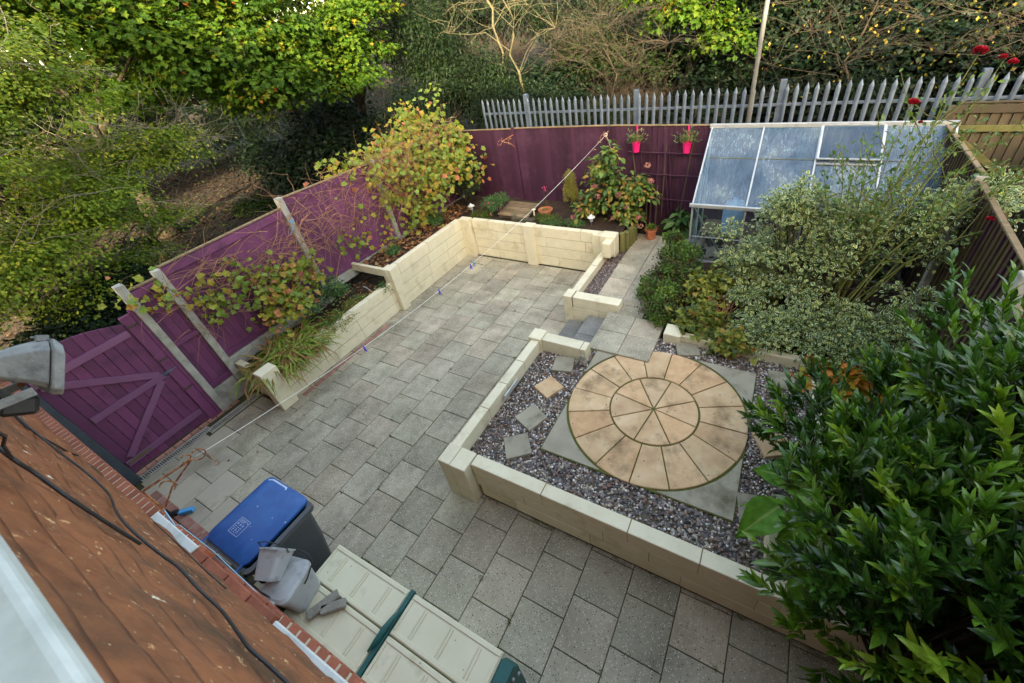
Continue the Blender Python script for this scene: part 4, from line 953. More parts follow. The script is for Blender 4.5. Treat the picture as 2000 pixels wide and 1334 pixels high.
# ------------------------------------------------------------------ washing line
P0 = Vector((-2.6, -1.0, 2.11)); P1 = Vector((-2.17, 6.93, 2.37))
def line_at(t): p = P0.lerp(P1, t); p.z -= .30 * 4 * t * (1 - t) * (1.0 + .25 * (1 - 2 * t)); return p
s = MB(); s.tube([line_at(k / 60) for k in range(61)], .0025, 5); s.tube([line_at(1), (-2.12, 6.9, 2.25), (-2.0, 6.85, 2.0), (-1.85, 6.75, 1.85)], .003, 5)
s.tube([P1 + Vector((.03 * math.sin(a), -.02, .03 * math.cos(a))) for a in [2 * PI * k / 10 for k in range(11)]], .006, 5)
single('washing_line', 'white washing line sagging from the house to the back fence', 'washing line', s, M['rope'], smooth=True)
for k, (tt, mt, lab) in enumerate(((.2, 'violet', 'violet clothes peg nearest the house'), (.348, 'violet', 'violet clothes peg second from the house'), (.428, 'violet', 'violet clothes peg touching the blue peg'), (.437, 'cyan', 'bright blue clothes peg on the line'))):
    p = line_at(tt); pg = thing('clothes_peg', lab, 'peg', p, group='clothes pegs on the washing line')
    for sg in (-1, 1):
        s = MB(); s.beam(p + Vector((.004 * sg, 0, .018)), p + Vector((.014 * sg, .004, -.062)), .011, .006); s.build('peg_leg', M[mt], pg)
    s = MB(); s.tube([p + Vector((-.012, 0, -.018)), p + Vector((.012, 0, -.018))], .006, 8); s.build('spring', M['galv'], pg)
def bracket(label, W, tip, h):
    """wall bracket: W wall point, tip = end of the arm, h = depth of the brace"""
    b = thing('wall_bracket', label, 'bracket', W, group='rusty washing line brackets'); W = Vector(W); tip = Vector(tip)
    s = MB(); s.tube([W, tip], .009, 6); s.tube([W + Vector((0, 0, -h)), W.lerp(tip, .4) + Vector((0, 0, -h * .45)), tip], .007, 6); s.tube([W, W + Vector((0, 0, -h))], .011, 6); s.build('arm', M['rust'], b)
    d = (tip - W).normalized()
    c = W.lerp(tip, .35) + Vector((0, 0, -h * .35)); s = MB(); s.tube([c + d * (.045 * h / .25 * math.cos(a)) + Vector((0, 0, .06 * math.sin(a))) for a in [PI * k / 10 for k in range(-4, 9)]], .006, 5); s.build('scroll', M['rust'], b)
    for cc, r in ((tip + d * .05, .05), (tip - d * .03 + Vector((0, 0, .03)), .034)): s = MB(); s.tube([cc + d * r * math.cos(a) + Vector((0, 0, r * math.sin(a))) for a in [PI * k / 9 for k in range(-8, 7)]], .0055, 5); s.build('scroll', M['rust'], b)
    return b, tip
b1, tp = bracket('rusty scrolled bracket on the house wall holding the near end of the line', (-2.80, -1.350, 2.02), (-2.62, -1.02, 2.10), .26)
s = MB(); q = tp + Vector((.05, .08, -.02)); s.tube([q + Vector((.004 * math.sin(k * 1.5), 0, -.012 * k)) for k in range(8)], .004, 5); s.tube([q + Vector((0, .02 * math.sin(a), -.12 + .02 * math.cos(a))) for a in [PI * k / 6 for k in range(0, 9)]], .004, 5); s.build('hook', M['rust'], b1)
bracket('flaking white bracket on the back fence holding the far end of the line', (-2.14, 7.0, 2.42), (-2.2, 6.86, 2.36), .2)
bracket('unused rusty bracket with peeling paint on the far left of the back fence', (-4.38, 7.0, 2.36), (-4.6, 6.8, 2.26), .28)
s = MB(); s.tube([(-1.92, -1.36, 2.28), (-1.85, -1.345, 2.30), (-1.5, -1.34, 2.27), (-1.25, -1.36, 2.05), (-1.22, -1.38, 1.7)], .0022, 5)
for k in range(5): s.tube([(-1.92, -1.36, 2.28), (-2.0 - .01 * k, -1.355 + .004 * k, 2.30 + .006 * k)], .003, 4)
single('blue_string', 'frayed pale blue string tied along the foot of the tiles', 'string', s, surf('pale_blue_string', [srgb(150, 200, 222)], 5, .7, 0, tint=0))

# ------------------------------------------------------------------ pots and ornaments
pot_prof = [(0, 0), (.072, 0), (.092, .14), (.104, .145), (.108, .185), (.098, .188), (.094, .16), (0, .15)]
def pot(label, c, k, mat='terracotta', prof=pot_prof, name='plant_pot', group=None):
    t = thing(name, label, 'plant pot', c, group=group); s = MB(); s.lathe([(r * k, z * k) for r, z in prof], c, 22); s.build('pot', M[mat], t, smooth=True)
    t.children[0].modifiers.new('es', 'EDGE_SPLIT').split_angle = math.radians(40)
    return t
rng = np.random.default_rng(31)
m_grassy = leafmat('fresh_green_leaf', [(0, srgb(52, 92, 34)), (.6, srgb(84, 124, 44)), (1, srgb(132, 142, 60))], .25, .5)
def tuft(par, c, r, h, n, mat, tpl=None, sz=.05, name='foliage', flat=1., drn=.5):
    P = np.array(c) + np.c_[rng.normal(size=(n, 2)) * r * .5, np.abs(rng.normal(size=n)) * h * .5]
    off = P - np.array(c); D = unit(off + np.array([0, 0, .05 + h * .2]) + .05 * rv(rng, n)); Nn = unit(np.array([0, 0, 1.]) + drn * rv(rng, n))
    return scatter(name, tpl or t_diamond(.5), P, D, Nn, rng.uniform(.6, 1.2, n) * sz, mat, par)
p = pot('terracotta pot of low green leaves standing on the end of the upper path', (-1.06, 6.36, .50), 1.15); tuft(p, (-1.06, 6.36, .69), .09, .08, 260, m_grassy, sz=.035)
p = pot('wide shallow terracotta bowl on the soil near the timber board', (-3.39, 6.27, .86), 1.0, prof=[(0, 0), (.10, 0), (.14, .08), (.16, .085), (.163, .12), (.15, .12), (.145, .1), (0, .09)]); tuft(p, (-3.39, 6.27, .95), .1, .03, 120, m_grassy, sz=.03)
m_hang = leafmat('hanging_leaf', [(0, srgb(60, 92, 52)), (.6, srgb(96, 120, 72)), (.95, srgb(150, 160, 110)), (1, srgb(180, 60, 110))], .25, .5)
for x, lab in ((-1.56, 'bright pink hanging pot nearer the hydrangea'), (-.60, 'bright pink hanging pot beside the greenhouse')):
    p = pot(lab, (x, 6.93, 2.04), 1.0, 'pink', [(0, 0), (.058, 0), (.082, .185), (.085, .19), (.078, .19), (.07, .16), (0, .15)], group='pink hanging pots on the back fence')
    s = MB(); s.box(x - .012, x + .012, 6.985, 7.0, 2.2, 2.5); s.box(x - .012, x + .012, 6.985, 7.08, 2.5, 2.506); s.build('hook', M['pink'], p)
    tuft(p, (x, 6.93, 2.23), .16, .16, 300, m_hang, t_oval(.4), .055)
def lantern(label, c):
    t = thing('solar_lantern', label, 'garden light', c, group='small solar lanterns in the back bed'); x, y, z = c; s = MB()
    s.tube([(x, y, z - .1), (x, y, z + .09)], .012, 8); s.build('stake', M['galv'], t)
    s = MB(); s.lathe([(.02, .09), (.036, .10), (.042, .19), (.02, .19)], c, 6); s.build('lamp_glass', M['caddy'], t)
    s = MB(); s.lathe([(.085, .185), (.08, .195), (.03, .225), (.018, .24), (.0, .26)], c, 8); s.build('lamp_cap', M['white'], t)
lantern('small pale solar lantern at the left corner of the back bed', (-5.23, 6.0, .84)); lantern('small pale solar lantern below the hydrangea', (-2.18, 5.98, .84))
s = MB(); s.lathe([(0, 0), (.018, 0), (.018, .13), (.05, .14), (.05, .15), (0, .16)], (-3.62, 6.15, .86), 10); single('garden_light', 'small cream stake light by the terracotta bowl', 'garden light', s, M['boxlid'])
tb = thing('timber_board', 'square of old grey decking boards lying on the back bed', 'board', (-4.05, 6.2, .88))
for k in range(5): s = MB(); s.obox((-4.05 - .0 + .05 * (2 - k) * .3, 5.92 + .145 * k, .945 + .004 * k), (.78, .135, .028), Matrix.Rotation(-.05, 3, 'Z')); s.build('plank', M['timber_h'], tb, .004)
s = MB(); s.box(-4.4, -3.7, 5.9, 5.96, .86, .93); s.box(-4.35, -3.75, 6.42, 6.48, .86, .93); s.build('bearer', M['timber'], tb)
s = MB(); s.obox((-3.72, 5.82, .90), (.55, .14, .08), Matrix.Rotation(-.04, 3, 'Z')); single('timber_sleeper', 'grey timber offcut behind the cream wall near the board', 'timber', s, M['timber'], bevel=.01)
for i, (x, y, h) in enumerate(((-1.45, 5.74, .40), (-1.40, 5.86, .38), (-1.37, 5.98, .40), (-1.36, 6.10, .37), (-1.355, 6.22, .38))):
    s = MB(); s.lathe([(0, 0), (.055, 0), (.055, h - .01), (.045, h), (0, h)], (x, y, .48), 14)
    single('edging_log', ['first', 'second', 'third', 'fourth', 'fifth'][i] + ' upright green stained log counted from the cream wall end', 'log', s, M['log'], 'upright edging logs beside the path')
# small squat stone figure
fg = MB(); fg.lathe([(0, 0), (.045, 0), (.052, .03), (.042, .075), (.03, .09), (.036, .11), (.034, .135), (.018, .152), (0, .155)], (-.93, 2.76 - .23, .465), 14); fg.obox((-.95, 2.50, .625), (.014, .014, .03)); fg.obox((-.91, 2.50, .625), (.014, .014, .03)); fg.obox((-.93, 2.49, .575), (.012, .03, .012))
for sx in (-1, 1): fg.lathe([(0, 0), (.014, 0), (.016, .02), (0, .035)], (-.93 + .03 * sx, 2.49, .465), 8)
single('garden_figure', 'small squat grey stone animal figure beside the short cream wall', 'ornament', fg, M['stone'], smooth=True)
s = MB(); s.obox((-1.60, 1.66, .56), (.012, .34, .12), Matrix.Rotation(.25, 3, 'Y')); single('plastic_strip', 'white plastic strip leaning on the inside of the cream wall', 'strip', s, M['white'], bevel=.002)
s = MB(); s.obox((-5.62, 2.86, .62), (.07, .012, .16), Matrix.Rotation(.5, 3, 'X')); s.tube([(-5.62, 2.86, .5), (-5.62, 2.88, .58)], .005, 5); single('plant_label', 'white plastic plant label stuck in the left bed', 'plant label', s, M['white'])
# cane trellis
tr = thing('cane_trellis', 'rustic dark cane trellis on the back fence under the pink pots', 'trellis', (-.9, 6.98, .5))
for k, (xa, xb) in enumerate(((-1.66, -1.45), (-1.48, -1.36), (-1.30, -1.22), (-1.12, -1.16), (-.98, -1.02), (-.92, -.80), (-.84, -.93), (-.62, -.72), (-.50, -.66), (-.36, -.46), (-1.02, -.86))):
    s = MB(); s.tube([(xa, 6.965 - .006 * (k % 3), 2.08 if k % 2 else 2.2), (xb, 6.965 - .006 * (k % 3), .62)], [.011, .014], 6); s.build('cane', M['purple_dark'] if k % 4 else M['timber'], tr)
for z in (2.04, 1.62, 1.12): s = MB(); s.tube([(-1.72, 6.94, z), (-.25, 6.94, z - .03)], .012, 6); s.build('cane', M['purple_dark'], tr)
for x in (-1.30, -1.22, -1.10): s = MB(); s.tube([(x, 6.9, 1.4), (x + .02, 6.75, .5)], .012, 6); s.build('cane', M['timber'], tr)
# ------------------------------------------------------------------ planting in the garden
L_ = {}
L_['grape'] = leafmat('autumn_vine_leaf', [(0, srgb(120, 66, 44)), (.14, srgb(190, 120, 84)), (.26, srgb(176, 138, 62)), (.42, srgb(158, 154, 56)), (.7, srgb(114, 140, 52)), (1, srgb(124, 150, 76))], .35, .55, vein=.4)
L_['laurel'] = leafmat('glossy_hedge_leaf', [(0, srgb(26, 60, 22)), (.4, srgb(54, 98, 30)), (.7, srgb(96, 138, 40)), (1, srgb(146, 172, 58))], .25, .25, vein=.25, spec=.6)
L_['euon'] = leafmat('variegated_leaf', [(0, srgb(32, 72, 40)), (.5, srgb(54, 100, 52)), (.8, srgb(110, 138, 62)), (1, srgb(150, 160, 80))], .25, .4, edge=(srgb(226, 226, 176), .70))
L_['hyd'] = leafmat('hydrangea_leaf', [(0, srgb(150, 92, 52)), (.1, srgb(170, 150, 70)), (.3, srgb(84, 116, 44)), (.8, srgb(56, 92, 44)), (1, srgb(104, 136, 60))], .28, .5, vein=.35)
L_['hydf'] = leafmat('faded_hydrangea_flower', [(0, srgb(150, 60, 70)), (.5, srgb(178, 96, 100)), (1, srgb(190, 150, 120))], .2, .7, vein=0)
L_['fuch'] = leafmat('fuchsia_leaf', [(0, srgb(40, 84, 44)), (1, srgb(92, 128, 66))], .25, .5)
L_['pinkf'] = leafmat('pink_flower', [(0, srgb(190, 20, 80)), (1, srgb(228, 80, 150))], .3, .5, vein=0)
L_['redf'] = leafmat('red_rose_petal', [(0, srgb(120, 8, 24)), (1, srgb(176, 20, 44))], .2, .5, vein=0)
L_['box'] = leafmat('small_green_leaf', [(0, srgb(92, 50, 32)), (.26, srgb(62, 58, 28)), (.36, srgb(50, 84, 28)), (.75, srgb(80, 120, 38)), (1, srgb(136, 154, 56))], .25, .45)
L_['peony'] = leafmat('yellowing_leaf', [(0, srgb(62, 84, 32)), (.5, srgb(108, 122, 44)), (.9, srgb(150, 148, 60)), (1, srgb(150, 96, 52))], .35, .5, vein=.3)
L_['orange'] = leafmat('orange_round_leaf', [(0, srgb(190, 96, 40)), (.35, srgb(210, 130, 52)), (.6, srgb(176, 164, 56)), (1, srgb(110, 138, 50))], .35, .5)
L_['blade'] = leafmat('strap_leaf', [(0, srgb(146, 92, 60)), (.3, srgb(160, 132, 74)), (.5, srgb(136, 156, 62)), (1, srgb(86, 122, 44))], .3, .5)
L_['big'] = leafmat('broad_green_leaf', [(0, srgb(66, 124, 34)), (1, srgb(104, 156, 50))], .35, .5, vein=.6, spec=.25)
L_['dark'] = leafmat('dark_shrub_leaf', [(0, srgb(26, 44, 28)), (.8, srgb(44, 66, 36)), (1, srgb(64, 88, 46))], .15, .45)
L_['litter'] = leafmat('fallen_leaf', [(0, srgb(96, 58, 36)), (.5, srgb(140, 90, 56)), (.85, srgb(172, 124, 82)), (1, srgb(160, 150, 84))], .1, .7, vein=0)
L_['ivy'] = leafmat('ivy_leaf', [(0, srgb(20, 44, 26)), (.7, srgb(38, 72, 40)), (1, srgb(66, 100, 50))], .12, .38, vein=.2)

def shoots(rng, bases, dirs, length, nl, lsz, spread=.9, out_up=.35):
    """leaves set in opposite/alternate ranks along shoots; returns arrays and stem polylines"""
    P, D, Nn, S, st = [], [], [], [], []
    for b, d in zip(bases, dirs):
        b = np.array(b, float); d = np.array(d, float); d /= np.linalg.norm(d); L = length * rng.uniform(.7, 1.25); n = max(4, int(nl * rng.uniform(.8, 1.2)))
        a = np.cross(d, [0, 0, 1.]); a /= max(1e-6, np.linalg.norm(a)); b2 = np.cross(d, a); ph = rng.uniform(0, 6.28)
        bend = rng.normal(size=3) * .15
        pts = []
        for i in range(n):
            t = .18 + .82 * i / (n - 1); p = b + d * L * t + bend * L * t * t + np.array([0, 0, .10 * L * t * t])
            th = ph + i * 2.4; r = a * math.cos(th) + b2 * math.sin(th); k = spread * (1.15 - .75 * t)
            dd = d * (1 - k * .35) + r * k + np.array([0, 0, out_up]); P.append(p); D.append(dd); Nn.append(d * .9 + np.array([0, 0, .5]) - r * .2)
            S.append(lsz * (1 - .35 * abs(t - .55)) * rng.uniform(.75, 1.15)); pts.append(p)
        st.append([b] + pts[1::2])
    return np.array(P), np.array(D), np.array(Nn), np.array(S), st
def shrub(name, label, cat, loc, blobs, ncl, per, rc, tpl, mat, lsz, seed, stems=14, group=None, stem_mat='bark', r0=.02, flat=.7, droop=.3, rnd=.6, stem_r=.003, shell=2.2, tint=None, crown='foliage', low=-.3, base=None):
    rng = np.random.default_rng(seed); t = thing(name, label, cat, loc, group=group)
    C, P, off, out, idx = crown_pts(rng, blobs, ncl, per, rc, flat, shell, low)
    D, Nn = leafdirs(rng, off, out, 1., droop, rnd)
    tn = tint(rng, P, idx) if tint else None
    scatter(crown, tpl, P, D, Nn, rng.uniform(.6, 1.25, len(P)) * lsz, L_[mat] if isinstance(mat, str) else mat, t, tn)
    s = MB(); b0 = Vector(base or loc)
    pick = rng.choice(len(C), min(stems, len(C)), replace=False)
    for i in pick:
        c = Vector(C[i]); a = b0 + Vector((rng.normal() * .04, rng.normal() * .04, 0)); d = c - a
        s.tube([a, a + d * .35 + Vector((0, 0, d.length * .12)) + Vector(rng.normal(size=3)) * .04 * d.length, a + d * .7 + Vector((0, 0, d.length * .08)) + Vector(rng.normal(size=3)) * .04 * d.length, c], [r0, r0 * .7, r0 * .45, stem_r], 5, cap=False)
    s.build('stem', M[stem_mat], t, smooth=True)
    return t, rng, C, P

# evergreen hedge shrub, right foreground
rng = np.random.default_rng(77)
hd = thing('evergreen_shrub', 'large glossy dark green evergreen shrub filling the right foreground', 'shrub', (2.45, .5, .3))
HB = [(2.15, .75, 1.2, .68, .95, .8), (2.55, .1, 1.45, .68, .7, .8), (2.6, 1.55, 1.15, .75, .9, .72), (2.7, -.45, 1.15, .5, .5, .6), (2.95, .8, 1.6, .6, 1.2, .7), (2.25, 2.25, .95, .55, .42, .48), (3.1, 2.1, 1.6, .35, .5, .55), (2.72, 2.25, 1.85, .38, .45, .42), (2.65, 1.4, 1.95, .45, .5, .45), (1.98, 1.3, .95, .35, .5, .35), (1.75, 1.95, 1.0, .3, .3, .25), (2.25, .3, .8, .4, .5, .4)]
bs, ds, sc_ = [], [], []
B = np.array(HB); vol = (B[:, 3] * B[:, 4] * B[:, 5]) ** .67
for kk in range(270):                         # boughs, each carrying a fan of shoots
    k = rng.choice(len(B), p=vol / vol.sum()); d = rv(rng, 1)[0]; d[2] = abs(d[2]) if rng.random() < .8 else d[2]
    r = rng.uniform(.6, 1.0); c0 = B[k, :3] + d * B[k, 3:] * r; br = rng.random() ** 2
    for j in range(rng.integers(4, 9)):
        p = c0 + rng.normal(size=3) * [.10, .10, .07]
        if p[2] < .5 and p[1] > .55: p[2] = .5 + rng.random() * .3
        if p[2] < .15 or (p[0] < 1.68 and .35 < p[1] < 1.6 and p[2] < 1.4): continue
        bs.append(p); ds.append(d * .9 + np.array([-.2, .15, .55]) + rng.normal(size=3) * .3); sc_.append(br)
P, D, Nn, S, st = shoots(rng, bs, ds, .25, 17, .155, .7, .10)
cnt = [0] * len(bs)
base = np.interp(np.arange(len(P)) / len(P), (np.arange(len(bs)) + .5) / len(bs), sc_)
tn = np.clip(base * .75 + rng.random(len(P)) * .3 - .02, 0, 1); S = S * rng.uniform(.4, 1.15, len(S))  # whole boughs tinted brighter, painting sprays that catch the light
scatter('foliage', t_oval(.29, .16, 6, .25), P, D, Nn, S, L_['laurel'], hd, tn, smooth=True)
s = MB()
for q in st[::2]: s.tube(q, [.004] * (len(q) - 1) + [.002], 4, cap=False)
for q in bs[::6]:
    c = Vector(q); a = Vector((2.35, .5 + .3 * (c.y - .5), .2)); d = c - a; s.tube([a, a + d * .4 + Vector((0, 0, .15)), a + d * .75 + Vector((0, 0, .1)), c], [.022, .014, .009, .004], 5, cap=False)
s.build('branch', M['bark'], hd)

# broad leaves poking from under it
bl = thing('broad_leaf_plant', 'broad ribbed bright green leaves spreading under the evergreen shrub', 'plant', (1.75, .75, .45))
BLV = [((1.62, 1.42, .88), (1.29, 1.50, .80), (.1, -.3, 1), .38), ((1.50, 1.05, .97), (1.20, .72, .84), (-.1, -.25, 1), .44), ((1.78, 1.10, .92), (1.50, .86, .78), (-.2, -.3, 1), .38), ((1.74, .56, 1.0), (1.64, .24, .86), (-.3, -.4, .9), .36), ((1.55, 1.12, .90), (1.20, 1.12, .84), (.0, .6, .6), .34), ((1.75, 1.30, 1.0), (1.46, 1.34, .93), (.1, -.4, 1), .34), ((1.80, .80, .95), (1.56, .62, .82), (-.2, -.2, 1), .34), ((1.85, 1.5, .9), (1.66, 1.75, .84), (.1, .1, 1), .3)]
for i, (b, tp_, n, sz) in enumerate(BLV):
    scatter('leaf', t_big(), [b], [[q - p for p, q in zip(b, tp_)]], [n], [sz], L_['big'], bl, np.array([.2 + i / 9]), smooth=True)
s = MB()
for b, *_ in BLV: s.tube([(1.78, .95, .45), ((1.78 + b[0]) / 2, (.95 + b[1]) / 2, .66), b], [.008, .006, .004], 6)
s.build('stem', L_['big'], bl)

# variegated shrub: tiers of small cream-edged leaves on bare legs
EB = [(1.15, 4.65, 1.35, .42, .45, .42), (1.35, 4.9, 1.85, .5, .45, .4), (2.0, 4.8, 1.75, .6, .5, .45), (1.45, 4.35, 1.05, .5, .35, .3), (2.55, 4.75, 1.95, .55, .45, .35), (3.15, 5.1, 2.15, .4, .45, .25), (1.75, 4.5, 1.45, .5, .3, .3), (.95, 4.6, 1.1, .35, .3, .2), (1.15, 4.6, 2.0, .3, .3, .3)]
ET = [(.45, 4.65, 1.62, .33, .14, .13), (.75, 4.5, 1.30, .3, .16, .12), (2.65, 4.1, 1.30, .35, .12, .10), (2.35, 3.9, 1.05, .3, .12, .1), (.9, 4.15, .95, .25, .14, .12), (1.25, 4.5, 2.25, .12, .1, .25), (2.75, 4.6, 1.6, .3, .15, .1)]
vs_, rng, C, P = shrub('variegated_shrub', 'tall cream edged variegated shrub leaning against the greenhouse', 'shrub', (1.5, 4.4, .47), EB + ET, 560, 32, .14, t_oval(.74, .04, 4, .12), 'euon', .05, 41, 60, r0=.016, base=(1.45, 4.5, .47), shell=1.4, rnd=.3, stem_mat='twig', droop=.0)
LB = [(1.3, 3.75, .72, .5, .32, .26), (1.85, 3.85, .85, .55, .35, .32), (2.35, 3.7, .8, .4, .3, .25), (1.0, 3.62, .62, .25, .2, .15), (2.55, 3.95, 1.0, .22, .25, .2), (2.1, 3.5, .75, .5, .14, .12)]
shrub('variegated_shrub', 'lower spreading cream edged variegated shrub above the orange leaves', 'shrub', (1.9, 3.85, .47), LB, 300, 34, .14, t_oval(.74, .04, 4, .12), 'euon', .05, 42, 40, r0=.014, shell=1.6, rnd=.3, stem_mat='twig', droop=.0)
# climbing rose canes with red flowers
rs = thing('rose_bush', 'tall leggy rose with long green canes and a few red blooms', 'rose', (1.95, 4.3, .47)); s = MB(); rng = np.random.default_rng(9)
tips = [(2.42, 4.7, 3.66), (2.62, 4.7, 3.60), (2.06, 4.62, 3.25), (1.75, 4.9, 2.9), (2.9, 4.9, 3.0), (1.45, 4.8, 2.55), (3.3, 4.6, 2.9), (2.25, 5.2, 3.1), (3.1, 5.0, 2.6), (2.7, 4.3, 2.4), (1.2, 4.5, 2.3), (3.2, 4.2, 2.3), (2.0, 5.0, 2.9), (2.5, 5.0, 2.8), (2.2, 4.4, 3.0), (1.9, 5.2, 2.5), (2.8, 5.2, 3.0), (1.6, 5.1, 2.7), (3.0, 4.6, 2.7), (2.35, 4.9, 3.3), (1.7, 4.6, 2.6), (2.6, 4.5, 3.1)]
canes = []
for tip in tips:
    a = Vector((1.95 + rng.normal() * .07, 4.35 + rng.normal() * .06, .45)); tip = Vector(tip); d = tip - a
    q = [a] + [a + d * u + Vector((0, 0, .22 * math.sin(PI * u) * d.length * .5)) + Vector(rng.normal(size=3)) * .035 for u in (.25, .5, .75)] + [tip]
    s.tube(q, [.014, .011, .009, .006, .004], 6, cap=False); canes.append(q)
    for k in range(3):
        b = q[2 + k % 2]; e = Vector(rng.normal(size=3)) * .3; e.z = abs(e.z) + .1; s.tube([b, b + e * .6, b + e + Vector((0, 0, .1))], [.006, .005, .003], 5, cap=False); canes.append([b, b + e * .6, b + e + Vector((0, 0, .1))])
s.build('cane', M['rosestem'], rs, smooth=True)
PP = []
for q in canes:
    for _ in range(26 if len(q) > 3 else 10):
        k = rng.integers(len(q) - 2, len(q) - 1) if rng.random() < .7 else rng.integers(0, len(q) - 1); u = rng.random(); p = q[k].lerp(q[k + 1], u); PP.append(np.array(p) + rng.normal(size=3) * .035)
PP = np.array(PP); scatter('foliage', t_oval(.62, .1, 4), PP, rv(rng, len(PP)) + [0, 0, -.2], rv(rng, len(PP)) * .6 + [0, 0, 1], rng.uniform(.035, .07, len(PP)), L_['hyd'], rs, .25 + .7 * rng.random(len(PP)))
for c, r in (((2.42, 4.7, 3.68), .055), ((2.60, 4.7, 3.62), .036), ((2.70, 4.74, 3.57), .036), ((2.05, 4.6, 3.27), .05), ((2.2, 4.75, 3.05), .022), ((2.9, 4.1, 2.3), .03)):
    n = 26; o = rv(rng, n); o[:, 2] = np.abs(o[:, 2]) * .8; Pp = np.array(c) + o * r * .25
    scatter('flower', t_round(), Pp, o + [0, 0, .5], -o + .3 * rv(rng, n), np.full(n, r * 1.1), L_['redf'], rs)
# clipped small-leaved bush by the path
shrub('compact_bush', 'compact bright green small leaved bush beside the upper path', 'bush', (-.25, 4.7, .47), [(-.35, 4.35, .62, .36, .5, .26), (-.22, 5.05, .78, .34, .55, .32), (-.2, 3.85, .58, .24, .3, .16), (-.42, 5.4, 1.02, .16, .14, .14)], 520, 34, .085, t_oval(.6, .05, 3), 'box', .042, 51, 30, shell=2.2, rnd=.8, droop=0, tint=lambda r, p, i: np.clip(r.random(520)[i] * .7 + r.random(len(p)) * .4 - .08, 0, 1))
shrub('peony_plant', 'low yellowing plant with divided leaves spilling over the kerb', 'plant', (.6, 4.0, .47), [(.35, 4.5, .72, .32, .4, .18), (.45, 3.75, .66, .4, .32, .14), (.85, 3.42, .66, .28, .14, .12), (1.0, 4.6, .75, .4, .35, .2), (.75, 4.9, .8, .5, .35, .2)], 210, 16, .14, t_lobed(3, .42), 'peony', .09, 52, 40, stem_mat='vinestem', r0=.006, shell=1.6, droop=.35)
shrub('round_leaved_plant', 'patch of orange and yellow round leaves at the foot of the right shrubs', 'plant', (2.2, 3.2, .47), [(2.2, 3.1, .55, .45, .22, .1), (2.55, 3.4, .62, .35, .3, .14), (1.95, 3.38, .56, .2, .12, .1)], 70, 14, .16, t_round(), 'orange', .085, 53, 20, stem_mat='vinestem', r0=.004, shell=1.5, droop=.1)
shrub('woody_shrub', 'dull brown green woody shrub in front of the greenhouse glass', 'shrub', (1.0, 5.2, .47), [(1.0, 5.3, .8, .35, .25, .2), (1.4, 5.3, .9, .5, .25, .3), (2.2, 5.3, .9, .5, .25, .3)], 90, 26, .14, t_oval(.5, .1, 3), 'box', .045, 54, 40, r0=.008)
# iris clump and others in the left bed
rng = np.random.default_rng(61)
ir = thing('strap_leaf_clump', 'arching clump of strap leaves at the near end of the left bed', 'plant', (-5.55, 1.0, .55))
n = 950; b = np.c_[-5.48 + rng.normal(size=n) * .13, .98 + rng.normal(size=n) * .22, np.full(n, .55)]; a = rng.uniform(0, 2 * PI, n)
D = np.c_[np.cos(a), np.sin(a), rng.uniform(-.1, .45, n)] + [.25, -.05, 0]
scatter('leaf', t_blade(), b, D, np.tile([0, 0, 1.], (n, 1)) + rng.normal(size=(n, 3)) * .1, np.c_[rng.uniform(.5, .9, n), rng.uniform(.35, .68, n), rng.uniform(.3, .85, n)], L_['blade'], ir)
shrub('ground_cover_plant', 'small leaved green and red trailing plant along the low left bed', 'plant', (-5.45, 2.1, .53), [(-5.42, 1.9, .6, .2, .45, .09), (-5.5, 2.45, .6, .15, .3, .08), (-5.3, 1.75, .58, .1, .3, .1)], 120, 34, .09, t_diamond(.7), 'hyd', .034, 62, 20, r0=.004, stem_mat='vinestem', shell=1.5)
shrub('small_shrub', 'small green shrub with pale blooms against the left fence foot', 'shrub', (-5.85, 2.3, .55), [(-5.8, 2.35, .85, .18, .3, .3), (-5.85, 1.9, .8, .15, .25, .2)], 60, 26, .1, t_oval(.55), 'fuch', .045, 63, 16, r0=.006)
for lab, c, k, sd in (('low leafy green plant in the upper left bed near the corner', (-5.75, 5.25, .85), 1., 64), ('tiny green plant among fallen leaves in the upper left bed', (-5.75, 3.85, .84), .55, 65), ('green sprig beside the plant label in the left bed', (-5.35, 3.0, .55), .5, 66)):
    shrub('bedding_plant', lab, 'plant', c, [(c[0], c[1], c[2] + .12 * k, .2 * k, .26 * k, .12 * k)], int(50 * k), 22, .08, t_oval(.5), 'fuch', .04, sd, 8, r0=.004)
